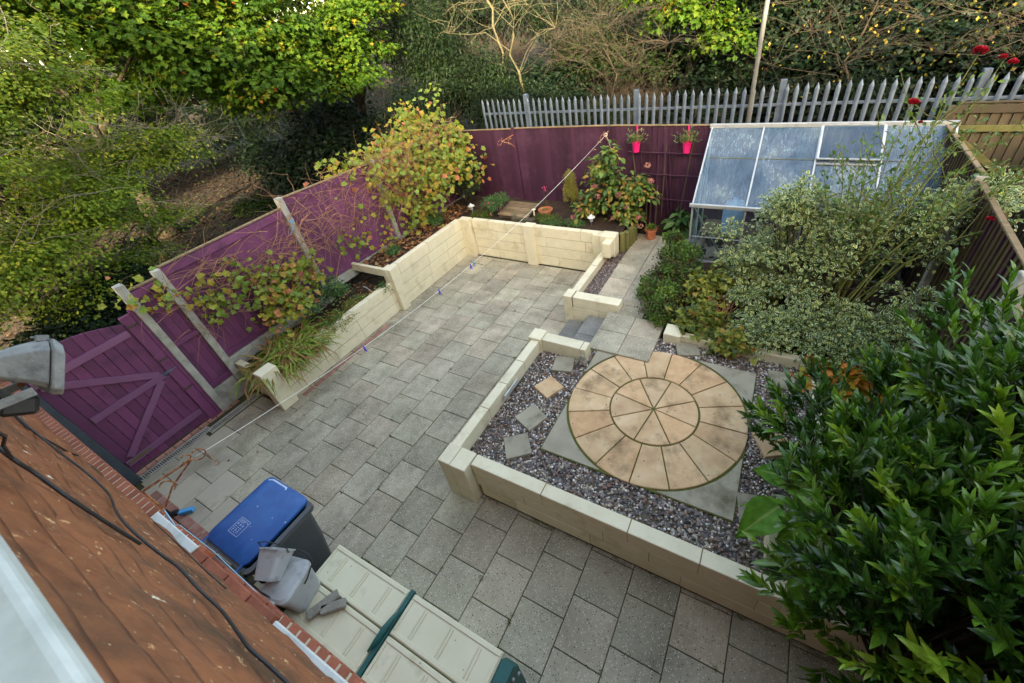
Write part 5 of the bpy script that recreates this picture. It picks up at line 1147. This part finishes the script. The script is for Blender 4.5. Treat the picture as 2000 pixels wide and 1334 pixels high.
# grape vine in three masses with a tangle of bare stems
def vine(label, blobs, ncl, per, rc, lsz, seed, roots, tangle, box):
    rng = np.random.default_rng(seed); t = thing('grape_vine', label, 'vine', roots[0])
    C, P, off, out, idx = crown_pts(rng, blobs, ncl, per, rc, .8, 1.6, -1)
    D = unit(off * .6 + rng.normal(size=P.shape) * .5 + [.25, -.2, -.6]); Nn = unit(np.array([.45, -.35, .75]) + rng.normal(size=P.shape) * .45)
    scatter('foliage', t_lobed(5, .30), P, D, Nn, rng.uniform(.5, 1.15, len(P)) * lsz, L_['grape'], t, np.clip(rng.beta(1.2, .8, ncl)[idx] * .65 + rng.random(len(P)) * .45 - .05, 0, 1))
    s = MB()
    for i in range(len(C)):
        r = Vector(roots[i % len(roots)]); c = Vector(C[i]); d = c - r
        if rng.random() < .012: s.tube([r, r + d * .4 + Vector((.0, 0, .25)), r + d * .75 + Vector((rng.normal() * .1, rng.normal() * .1, .15)), c], [.012, .008, .005, .0025], 5, cap=False)
    x0, x1, y0, y1, z0, z1 = box
    for _ in range(tangle):
        p = Vector((rng.uniform(x0, x1), rng.uniform(y0, y1), rng.uniform(z0 + .35 * (z1 - z0), z1))); d = Vector((rng.normal() * .15, rng.normal() * .8, rng.normal() * .55)); q = [p]
        for k in range(6):
            d = d + Vector((rng.normal() * .12, rng.normal() * .35, rng.normal() * .35 - .12)); st_ = d.normalized() * rng.uniform(.07, .14); nx_ = q[-1] + st_
            nx_.x = min(x1 + .1, max(x0 - .02, nx_.x)); q.append(nx_)
        s.tube(q, [.0045, .004, .0035, .003, .0025, .002, .0015], 4, cap=False)
    s.build('stem', M['vinestem'], t, smooth=True); return t
vine('yellowing grape vine tangle on the lower fence panels above the strap leaves', [(-6.0, .95, 1.8, .1, .5, .35), (-5.95, 1.7, 1.6, .16, .5, .45), (-5.8, 1.4, 1.15, .18, .6, .3), (-6.0, 2.2, 1.4, .12, .25, .4), (-6.1, .15, 2.2, .12, .25, .15)], 170, 5, .26, .10, 71,
     [(-6.05, .9, .55), (-6.05, 2.0, .55)], 170, (-6.17, -5.85, .2, 2.5, .9, 2.3))
vine('bare stemmed grape vine spread over the middle fence panel', [(-6.05, 3.4, 1.5, .1, .5, .5), (-6.05, 4.1, 1.2, .1, .3, .4)], 30, 3, .2, .10, 72, [(-6.1, 4.3, .85), (-6.1, 2.6, .85)], 230, (-6.18, -5.9, 2.3, 5.2, 1.0, 2.6))
vine('dense red and yellow grape vine heaped over the fence corner', [(-6.15, 4.7, 2.4, .25, .8, .25), (-6.1, 5.7, 2.4, .35, .8, .35), (-5.75, 5.6, 1.9, .3, .8, .35), (-5.9, 6.6, 2.4, .4, .5, .35), (-6.4, 5.0, 2.6, .4, .9, .22), (-5.45, 6.3, 2.0, .35, .45, .3), (-6.05, 4.6, 1.8, .14, .5, .4), (-5.6, 6.6, 1.65, .2, .25, .2), (-6.15, 6.75, 3.2, .05, .08, .45), (-6.45, 3.9, 2.55, .2, .5, .12), (-5.95, 5.1, 1.35, .2, .5, .3), (-6.5, 6.2, 2.9, .35, .6, .3)], 470, 6, .36, .11, 73,
     [(-6.05, 5.0, .85), (-6.0, 6.2, .85)], 330, (-6.15, -5.6, 4.2, 6.8, .95, 2.8))
shrub('dark_shrub', 'dark dense evergreen shrub in the back left corner under the vine', 'shrub', (-5.75, 6.6, .85), [(-5.75, 6.55, 1.3, .4, .38, .5), (-5.65, 6.7, 1.75, .3, .28, .3)], 240, 50, .11, t_oval(.5, .1, 3), 'dark', .032, 74, 20, shell=3)
# hydrangea
t, rng, C, P = shrub('hydrangea', 'autumn hydrangea with faded red flower heads against the back fence', 'hydrangea', (-1.85, 6.35, .85), [(-1.85, 6.35, 1.35, .62, .32, .45), (-2.05, 6.4, 1.8, .35, .28, .4), (-1.35, 6.4, 1.45, .32, .3, .35), (-2.4, 6.3, 1.05, .3, .25, .2), (-1.85, 6.3, 2.15, .16, .14, .22), (-1.5, 6.25, 1.0, .35, .25, .2)], 190, 9, .16, t_oval(.66, .15, 4), 'hyd', .115, 75, 26, stem_mat='twig', r0=.009, shell=2., droop=.45, rnd=.5)
for i, c in enumerate(((-2.12, 6.08, 1.62), (-2.05, 6.05, 1.45), (-2.42, 6.1, 1.4), (-2.45, 6.05, 1.12), (-1.25, 6.12, 1.05), (-1.2, 6.1, .88), (-1.62, 6.05, 1.5), (-1.05, 6.2, 1.75), (-1.15, 6.3, 2.0), (-1.72, 6.0, 1.05), (-2.62, 6.05, .96), (-1.5, 6.1, 1.25))):
    n = 60; o = rv(rng, n); Pp = np.array(c) + o * [.06, .06, .045]
    scatter('flower_head', t_diamond(.9), Pp, np.cross(o, rv(rng, n)), o, rng.uniform(.02, .034, n), L_['hydf'], t, np.clip(rng.normal(.5, .2, n) + (i % 3 - 1) * .25, 0, 1))
t, rng, C, P = shrub('fuchsia', 'small fuchsia with hanging pink flowers behind the cream wall corner', 'fuchsia', (-4.6, 6.0, .85), [(-4.6, 6.0, 1.1, .26, .22, .2), (-4.4, 6.1, 1.22, .18, .15, .14)], 90, 20, .07, t_oval(.5), 'fuch', .042, 76, 18, stem_mat='twig', r0=.006)
Pp = np.array([P[i] for i in rng.choice(len(P), 34)]) + [0, -.03, -.01]; scatter('flower', t_diamond(.7), Pp, np.tile([0, 0, -1.], (34, 1)) + .4 * rv(rng, 34), rv(rng, 34), rng.uniform(.035, .055, 34), L_['pinkf'], t)
shrub('dwarf_conifer', 'narrow brownish dwarf conifer beside the hydrangea', 'conifer', (-2.95, 6.72, .85), [(-2.95, 6.72, 1.15, .17, .15, .32), (-2.95, 6.72, 1.5, .1, .1, .22)], 170, 40, .05, t_diamond(.3), 'blade', .03, 77, 6, shell=3, tint=lambda r, p, i: r.random(len(p)) * .4 + .2)
for lab, c, k, sd, mt in (('low grassy green plants along the wall behind the fuchsia', (-4.85, 5.86, .85), 1, 78, 'box'), ('low mixed green plants behind the wall under the bowl', (-3.2, 5.95, .85), 1.1, 79, 'box'), ('silvery low plant next to the stake light', (-3.05, 5.85, .85), .7, 80, 'fuch'), ('small green plants below the hydrangea beside the lantern', (-2.55, 5.9, .85), .8, 81, 'fuch')):
    shrub('bedding_plant', lab, 'plant', c, [(c[0], c[1], c[2] + .05 * k, .33 * k, .16 * k, .07 * k)], int(70 * k), 24, .06, t_diamond(.5), mt, .03, sd, 6, r0=.003)
t, rng, C, P = shrub('columbine', 'single violet and white flower on a thin stem by the fence', 'flower', (-3.5, 6.5, .86), [(-3.45, 6.5, 1.36, .05, .03, .03)], 3, 4, .03, t_diamond(.7), 'pinkf', .05, 82, 3, r0=.003, stem_mat='rosestem')
shrub('leafy_plant', 'dark broad leaved plant with an orange leaf beside the greenhouse corner', 'plant', (-.5, 6.75, .48), [(-.5, 6.7, .75, .28, .18, .2)], 14, 5, .14, t_oval(.5, .2, 5), 'fuch', .22, 83, 10, stem_mat='rosestem', r0=.005, droop=.6)
# litter
L_['litter_dark'] = leafmat('shade_dark_leaf', [(0, srgb(24, 18, 12)), (.6, srgb(46, 34, 20)), (.9, srgb(68, 50, 30)), (1, srgb(70, 72, 32))], .1, .8, vein=0)  # leaf litter darkened: tree shade over the clearing put into its colour
def litter(name, label, n, box, z, sz, seed, dens=None, mat='litter'):
    rng = np.random.default_rng(seed); x = rng.uniform(box[0], box[1], n); y = rng.uniform(box[2], box[3], n)
    if dens is not None: k = dens(x, y) > rng.random(n); x, y = x[k], y[k]
    zz = z(x, y) if callable(z) else np.full(len(x), z); P = np.c_[x, y, zz + rng.random(len(x)) * .03]; m_ = len(x)
    o = scatter(name, t_lobed(5, .3), P, np.c_[rng.normal(size=(m_, 2)), rng.normal(size=m_) * .2], np.c_[rng.normal(size=(m_, 2)) * .35, np.ones(m_)], rng.uniform(.6, 1.3, m_) * sz, L_[mat])
    return tag(o, label, 'fallen leaves', kind='stuff')
litter('fallen_leaves', 'brown fallen leaves on the raised left bed', 620, (-6.14, -5.4, 3.2, 6.3), .865, .06, 1)
litter('fallen_leaves', 'brown fallen leaves on the low left bed', 200, (-6.14, -5.4, 1.3, 3.1), .555, .05, 2)
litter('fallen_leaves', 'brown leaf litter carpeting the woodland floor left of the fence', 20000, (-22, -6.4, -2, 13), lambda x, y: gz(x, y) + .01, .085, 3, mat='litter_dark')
def litter2(): pass
litter('patio_leaves', 'a few small brown leaves blown across the patio slabs', 150, (-5.1, 3.2, -.7, 5.4), .004, .028, 7, dens=lambda x, y: np.where((x > -1.8) & (y > .4), 0., np.where((y > 4.6) | (x < -4.6) | ((y > .2) & (y < .45)), 1., .28)))
m_weed = leafmat('joint_moss_tuft', [(0, srgb(64, 74, 34)), (.7, srgb(92, 108, 44)), (1, srgb(124, 132, 60))], .1, .8)
rng = np.random.default_rng(92); wp = []
for _ in range(230):
    k = rng.integers(-12, 7); j = rng.integers(-3, 12); x = k * .45 + rng.normal() * .006; y = j * .45 + (.225 if k % 2 else 0) + rng.uniform(-.1, .3)
    if rng.random() < .5: x, y = k * .45 + rng.uniform(0, .45), j * .45 + (.225 if k % 2 else 0) + rng.normal() * .005
    if (x > -1.85 and y > .42) or x < -5.2 or y < -1.2 or y > 5.4: continue
    n = rng.integers(6, 30); wp += [(x + rng.normal() * .014, y + rng.normal() * .014, 0) for _ in range(n)]
for _ in range(60):
    x, y = ((rng.uniform(-1.3, 2.5), .465) if rng.random() < .5 else (-5.21, rng.uniform(.8, 5.3)) if rng.random() < .6 else (rng.uniform(-4.9, -1.9), 5.44)); wp += [(x + rng.normal() * .02, y + rng.normal() * .008, 0) for _ in range(14)]
wp = np.array(wp); n = len(wp)
tag(scatter('moss_tufts', t_diamond(.5), wp, np.c_[rng.normal(size=(n, 2)) * .7, np.full(n, .6)], rv(rng, n), rng.uniform(.008, .02, n), m_weed), 'tiny moss and weed tufts growing in the patio joints', kind='stuff')
rng = np.random.default_rng(90)
# ------------------------------------------------------------------ woodland
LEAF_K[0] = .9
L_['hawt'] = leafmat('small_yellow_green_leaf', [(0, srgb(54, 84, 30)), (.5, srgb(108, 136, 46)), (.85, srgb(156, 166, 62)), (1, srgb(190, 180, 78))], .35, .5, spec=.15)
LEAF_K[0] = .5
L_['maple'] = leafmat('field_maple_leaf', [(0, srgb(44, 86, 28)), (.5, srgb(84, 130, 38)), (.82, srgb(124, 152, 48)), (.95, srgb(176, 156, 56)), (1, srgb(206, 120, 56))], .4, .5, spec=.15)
LEAF_K[0] = .29  # ivy and glossy leaves dimmed; shade on the bank put into their colour
L_['ivy'] = leafmat('shaded_bank_ivy_leaf', [(0, srgb(20, 44, 26)), (.7, srgb(38, 72, 40)), (1, srgb(66, 100, 50))], .12, .5, vein=.2, spec=.2)
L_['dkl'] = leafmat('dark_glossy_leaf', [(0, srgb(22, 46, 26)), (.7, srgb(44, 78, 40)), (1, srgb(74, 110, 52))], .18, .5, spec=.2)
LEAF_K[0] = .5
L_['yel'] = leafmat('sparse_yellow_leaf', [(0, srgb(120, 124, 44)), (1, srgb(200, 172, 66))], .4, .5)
LEAF_K[0] = .33  # mid greens dimmed as well, painting woodland shade
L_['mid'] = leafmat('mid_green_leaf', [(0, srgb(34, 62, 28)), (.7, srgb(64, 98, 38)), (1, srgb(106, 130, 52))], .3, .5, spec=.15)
def tree(name, label, cat, base, top, r0, blobs, ncl, per, rc, tpl, mat, lsz, seed, nlimb=40, flat=.45, droop=.5, ntw=0, tw_len=.8, bark='bark', shell=1.7, up=1., group='trees of the woodland', low=-.5, twr=.006, tin=.5):
    rng = np.random.default_rng(seed); t = thing(name, label, cat, base, group=group)
    C, P, off, out, idx = crown_pts(rng, blobs, ncl, per, rc, flat, shell, low)
    D, Nn = leafdirs(rng, off, out, up, droop, .55)
    tt = np.clip(rng.normal(.5, .28, ncl)[idx] * tin + rng.random(len(P)) * (1 - tin) + .15 * (P[:, 2] - P[:, 2].mean()) / max(.3, np.ptp(P[:, 2])), 0, 1)
    if per: scatter('crown', tpl, P, D, Nn, rng.uniform(.6, 1.25, len(P)) * lsz, L_[mat], t, tt)
    s = MB(); pick = rng.choice(ncl, min(nlimb, ncl), replace=False)
    limbs(s, base, top, [C[i] for i in pick], r0, rng); s.build('trunk', M[bark], t, smooth=True)
    if ntw:
        s = MB(); twigs(s, C, rng, ntw, tw_len, twr); tag(s.build('branches', M['greytwig' if mat == 'hawt' else 'twig' if bark == 'bark' else bark], t), kind='stuff')
    return t
G_ = lambda x, y: float(gz(x, y))
# left: airy small-leaved thorns, nearest the fence
tree('hawthorn', 'airy yellow green hawthorn with fine twigs at the far left edge', 'tree', (-10.2, -.2, .5), (-9.9, .6, 4.8), .08, [(-9.6, -.3, 3.9, 1.6, 1.5, 1.5), (-9.7, 1.0, 4.6, 1.5, 1.6, 1.2), (-9.3, -.3, 2.3, 1.1, 1.1, .9), (-9.6, .9, 2.6, 1.1, 1.0, .8)], 620, 85, .42, t_diamond(.75), 'hawt', .06, 101, 60, flat=.26, ntw=260, tw_len=1.1, shell=1.3)
tree('hawthorn', 'spreading hawthorn with bare twiggy lower branches over the leaf litter', 'tree', (-11.5, 2.0, .8), (-11.3, 2.4, 4.4), .075, [(-11.0, 1.5, 2.9, 1.3, 1.5, .9), (-11.2, 2.8, 3.1, 1.3, 1.3, .7), (-10.0, 1.1, 1.7, .9, .9, .3), (-10.6, 2.2, 2.0, .8, .6, .25)], 330, 80, .42, t_diamond(.75), 'hawt', .058, 102, 50, flat=.26, ntw=260, tw_len=1.3, shell=1.3)
tree('hawthorn', 'low arching hawthorn sprays above the ivy on the left', 'tree', (-10.6, -1.6, .3), (-10.4, -1.4, 3.2), .09, [(-9.9, -1.2, 2.1, 1.0, .9, .6), (-10.6, -.6, 2.4, .9, .9, .5), (-9.4, -.1, 1.6, .7, .7, .3)], 240, 80, .38, t_diamond(.75), 'hawt', .055, 103, 30, flat=.26, ntw=140, tw_len=1.0, shell=1.3)
# field maples behind
LM = t_lobed(5, .42)
tree('field_maple', 'large field maple in green and yellow leaf at the upper left', 'tree', (-15.6, 9.4, .8), (-12.8, 6.8, 8.0), .2, [(-12.0, 6.4, 5.3, 1.9, 1.9, 1.4), (-11.6, 5.0, 4.5, 1.5, 1.3, .9), (-12.2, 7.6, 4.6, 1.6, 1.3, 1.0), (-10.8, 6.2, 3.9, 1.1, 1.5, .5), (-13.0, 5.0, 6.3, 2.2, 2.0, 1.4), (-12.6, 3.8, 4.2, 1.2, 1.0, .5), (-12.2, 6.6, 3.6, 1.4, 1.2, .6)], 620, 44, .5, LM, 'maple', .125, 104, 50, flat=.35, ntw=120)
tree('field_maple', 'bright yellow green field maple hanging over the top left corner', 'tree', (-13.5, 3.0, .8), (-13, 3.0, 8.5), .24, [(-12.5, 3.0, 5.9, 1.8, 1.6, 1.2), (-12.0, 1.6, 6.1, 1.6, 1.4, 1.1), (-11.8, 3.9, 5.2, 1.3, 1.1, .7), (-12.6, .2, 6.6, 1.6, 1.4, 1.1)], 380, 44, .5, LM, 'maple', .125, 105, 40, flat=.35, ntw=100)
tree('field_maple', 'field maple with drooping tiers between the vine and the wood', 'tree', (-12.6, 10.0, .8), (-12, 9.6, 7), .2, [(-11.5, 9.4, 4.5, 1.5, 1.4, 1.1), (-11.0, 8.6, 3.6, 1.1, 1.0, .6), (-11.6, 10.4, 5.5, 1.6, 1.4, 1.0)], 260, 42, .48, LM, 'maple', .12, 106, 36, flat=.35)
tree('field_maple', 'shaded field maple closing the view behind the green mesh fence', 'tree', (-22.5, 11, .8), (-22, 11, 8), .25, [(-23, 9, 3.9, 2.5, 3, 2.2), (-20, 14, 3.8, 2.5, 3, 2.4), (-23.5, 4, 3.8, 2.3, 2.6, 2.0), (-21, 10, 7, 3, 5, 2), (-14.2, 10.2, 6.0, 1.0, .9, .8), (-15.0, 10.6, 6.6, 1.5, 1.0, 1.0)], 640, 40, .7, LM, 'mid', .17, 107, 40)
tree('field_maple', 'distant field maple filling the far upper left', 'tree', (-20, 0, .8), (-20, 0, 8), .25, [(-19, -1, 3.5, 2.5, 3, 2.5), (-18.5, 2, 6.5, 2.6, 4, 2.2), (-20, -2, 7, 2.5, 3, 2)], 420, 40, .7, LM, 'maple', .17, 108, 40)
# ivy heap low left
def heap(label, blobs, ncl, per, rc, lsz, seed, mat='ivy', tpl=None, name='ivy_mass', cat='ivy', tw=0, twl=.8):
    B = blobs[0]; t = tree(name, label, cat, (B[0], B[1], G_(B[0], B[1]) - .05), (B[0], B[1] + .1, B[2] + B[5] * .5), .06, blobs, ncl, per, rc, tpl or t_lobed(3, .25), mat, lsz, seed, 20, flat=.8, droop=.5, ntw=tw, tw_len=twl, shell=3, group='shrubs of the woodland', low=-.25); return t
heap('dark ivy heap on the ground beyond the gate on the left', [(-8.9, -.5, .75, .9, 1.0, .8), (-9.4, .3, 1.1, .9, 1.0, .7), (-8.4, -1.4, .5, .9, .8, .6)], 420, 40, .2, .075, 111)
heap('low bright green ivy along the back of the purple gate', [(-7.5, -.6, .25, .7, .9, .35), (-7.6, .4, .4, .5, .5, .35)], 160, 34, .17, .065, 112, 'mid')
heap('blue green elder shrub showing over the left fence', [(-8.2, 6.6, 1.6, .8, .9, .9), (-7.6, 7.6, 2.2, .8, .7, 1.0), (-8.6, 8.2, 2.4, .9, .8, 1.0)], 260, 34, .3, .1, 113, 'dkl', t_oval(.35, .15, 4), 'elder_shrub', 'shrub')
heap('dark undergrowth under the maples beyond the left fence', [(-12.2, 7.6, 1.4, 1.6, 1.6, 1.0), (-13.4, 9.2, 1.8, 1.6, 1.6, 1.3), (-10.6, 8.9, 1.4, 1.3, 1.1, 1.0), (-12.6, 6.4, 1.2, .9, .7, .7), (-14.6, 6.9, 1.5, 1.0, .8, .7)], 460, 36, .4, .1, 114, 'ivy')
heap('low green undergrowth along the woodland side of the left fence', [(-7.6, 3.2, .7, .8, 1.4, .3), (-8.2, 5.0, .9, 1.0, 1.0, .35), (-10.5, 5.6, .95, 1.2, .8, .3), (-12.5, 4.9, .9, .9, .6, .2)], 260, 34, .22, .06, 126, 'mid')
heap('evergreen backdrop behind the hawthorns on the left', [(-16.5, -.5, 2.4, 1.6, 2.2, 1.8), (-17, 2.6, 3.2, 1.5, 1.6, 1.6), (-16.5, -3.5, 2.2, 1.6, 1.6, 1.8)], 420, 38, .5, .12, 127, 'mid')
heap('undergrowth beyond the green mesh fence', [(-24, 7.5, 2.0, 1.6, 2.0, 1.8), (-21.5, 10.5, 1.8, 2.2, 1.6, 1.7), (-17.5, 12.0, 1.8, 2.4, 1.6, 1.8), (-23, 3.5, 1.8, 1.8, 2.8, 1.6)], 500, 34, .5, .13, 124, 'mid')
# behind the back fence
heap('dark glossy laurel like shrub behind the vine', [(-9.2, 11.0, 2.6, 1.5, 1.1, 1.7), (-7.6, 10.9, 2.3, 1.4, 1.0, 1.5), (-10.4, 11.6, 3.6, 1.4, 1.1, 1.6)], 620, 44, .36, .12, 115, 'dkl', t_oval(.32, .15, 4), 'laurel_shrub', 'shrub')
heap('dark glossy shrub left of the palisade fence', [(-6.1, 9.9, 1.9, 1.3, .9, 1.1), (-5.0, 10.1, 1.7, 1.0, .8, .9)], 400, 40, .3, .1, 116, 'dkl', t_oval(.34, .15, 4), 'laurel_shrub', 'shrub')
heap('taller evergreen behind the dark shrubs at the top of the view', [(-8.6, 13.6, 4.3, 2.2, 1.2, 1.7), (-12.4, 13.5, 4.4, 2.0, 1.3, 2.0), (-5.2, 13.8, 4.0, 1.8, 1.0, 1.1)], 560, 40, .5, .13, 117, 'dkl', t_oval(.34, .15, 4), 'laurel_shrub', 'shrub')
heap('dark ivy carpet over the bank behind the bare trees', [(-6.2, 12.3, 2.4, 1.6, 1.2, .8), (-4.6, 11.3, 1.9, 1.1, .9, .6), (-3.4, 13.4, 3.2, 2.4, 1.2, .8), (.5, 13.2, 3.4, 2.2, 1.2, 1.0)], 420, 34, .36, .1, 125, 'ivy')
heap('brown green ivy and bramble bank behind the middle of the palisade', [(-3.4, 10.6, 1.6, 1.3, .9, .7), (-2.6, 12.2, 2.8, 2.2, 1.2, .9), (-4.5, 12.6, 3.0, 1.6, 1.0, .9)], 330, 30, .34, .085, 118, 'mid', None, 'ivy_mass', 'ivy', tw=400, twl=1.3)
tree('field_maple', 'leafy green tree branch hanging above the palisade right of centre', 'tree', (-1.6, 11.6, 1.6), (-1.4, 11.3, 6.0), .12, [(-1.4, 10.6, 4.0, 1.0, .7, .6), (-.5, 10.5, 3.4, .7, .6, .45), (-2.1, 10.9, 4.6, 1.0, .6, .5), (.4, 10.9, 4.4, .8, .6, .4)], 130, 36, .34, LM, 'maple', .12, 119, 24, flat=.4)
heap('dark ivy bank behind the pole and greenhouse', [(1.2, 10.0, 2.4, 1.2, .7, 1.0), (-.6, 10.3, 1.9, 1.2, .7, 1.0), (2.9, 10.0, 2.4, 1.1, .7, 1.1), (.6, 11.4, 3.6, 1.8, .9, 1.1)], 560, 40, .32, .095, 120, 'ivy')
heap('dark ivy bank behind the far right end of the palisade', [(4.6, 10.0, 2.2, 1.2, .7, 1.1), (3.6, 11.2, 3.3, 1.6, .8, 1.1), (6.0, 10.2, 2.6, 1.2, .8, 1.3)], 400, 40, .32, .095, 121, 'ivy')
heap('blue green elder sprays above the pales behind the roses', [(2.1, 8.9, 2.3, .5, .35, .6)], 60, 26, .22, .09, 122, 'dkl', t_oval(.4, .1, 4), 'elder_shrub', 'shrub')
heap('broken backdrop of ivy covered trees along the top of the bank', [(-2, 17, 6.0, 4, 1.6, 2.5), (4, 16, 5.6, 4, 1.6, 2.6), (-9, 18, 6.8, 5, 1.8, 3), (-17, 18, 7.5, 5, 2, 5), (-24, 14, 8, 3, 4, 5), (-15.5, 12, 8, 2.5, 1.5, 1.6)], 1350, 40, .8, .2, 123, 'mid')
# bare pale trees and twig tangles
def bare(label, base, top, r0, targets, seed, ntw, L, bark='palebark', leaf=0, name='bare_tree', r=.007):
    rng = np.random.default_rng(seed); t = thing(name, label, 'tree', base, group='bare trees behind the palisade'); s = MB()
    limbs(s, base, top, targets, r0, rng, .008, .3); s.build('trunk', M[bark], t, smooth=True)
    s = MB(); pts = [Vector(base).lerp(Vector(top), u) for u in (.4, .6, .8, 1)] + [Vector(q) for q in targets]; twigs(s, [np.array(p) for p in pts] + [np.array(q) for q in targets] * 3, rng, ntw, L, r, up=.1); tag(s.build('branches', M[bark], t), kind='stuff')
    if leaf:
        P = np.array([targets[i % len(targets)] for i in range(leaf)]) + rng.normal(size=(leaf, 3)) * [.7, .3, .45]; scatter('crown', t_diamond(.7), P, rv(rng, leaf) + [0, 0, -.4], rv(rng, leaf) + [0, -.5, .6], rng.uniform(.04, .08, leaf), L_['yel'], t)
bare('pale bare forked tree left of centre behind the palisade', (-5.9, 10.3, 1.9), (-6.1, 10.1, 4.9), .055, [(-7.2, 10.0, 4.9), (-5.2, 9.9, 4.6), (-6.6, 10, 5.6), (-4.6, 10, 4.1), (-7.8, 9.8, 4.3), (-5.5, 10, 5.4)], 131, 60, 1.3)
bare('second pale bare stem beside the forked tree', (-7.2, 11.4, 3.2), (-7.4, 11.3, 5.8), .06, [(-8.2, 11.0, 5.4), (-6.4, 11, 5.3), (-5.2, 11, 4.9)], 132, 40, 1.3)
bare('tangle of thin bare saplings over the bramble bank', (-3.2, 9.6, 1.3), (-3.1, 9.8, 4.2), .04, [(-3.8, 9.4, 3.4), (-2.4, 9.3, 3.2), (-1.9, 9.4, 2.7), (-3.2, 9.4, 4.0), (-2.6, 9.3, 2.5), (-4.3, 9.5, 3.9), (-1.6, 9.3, 3.6)], 133, 170, 1.3, 'twig', r=.004)
bare('drooping bare birch twigs with scattered yellow leaves behind the greenhouse', (1.9, 9.3, 1.2), (1.7, 9.2, 4.4), .04, [(1.0, 8.9, 3.6), (.5, 8.8, 3.1), (2.6, 8.9, 3.6), (1.6, 8.9, 3.0), (2.2, 8.8, 4.0), (.9, 8.9, 4.1)], 134, 90, 1.2, 'twig', 190, r=.0036)
bare('arching bare branches with yellow leaves in the top right corner', (4.6, 9.6, 1.3), (4.4, 9.4, 4.2), .05, [(3.4, 8.9, 3.6), (3.0, 8.9, 3.1), (4.4, 9, 3.5), (2.7, 9.0, 3.9), (3.9, 8.9, 3.0), (5.0, 9, 3.2)], 135, 110, 1.3, 'twig', 190, r=.0036)
bare('low tangle of dry bramble canes right behind the palisade', (-.9, 8.7, 1.0), (-.8, 8.7, 2.7), .02, [(-1.6, 8.5, 2.5), (-.3, 8.5, 2.3), (.4, 8.6, 2.6), (-2.2, 8.6, 2.2)], 136, 70, .9, 'twig', r=.0035)
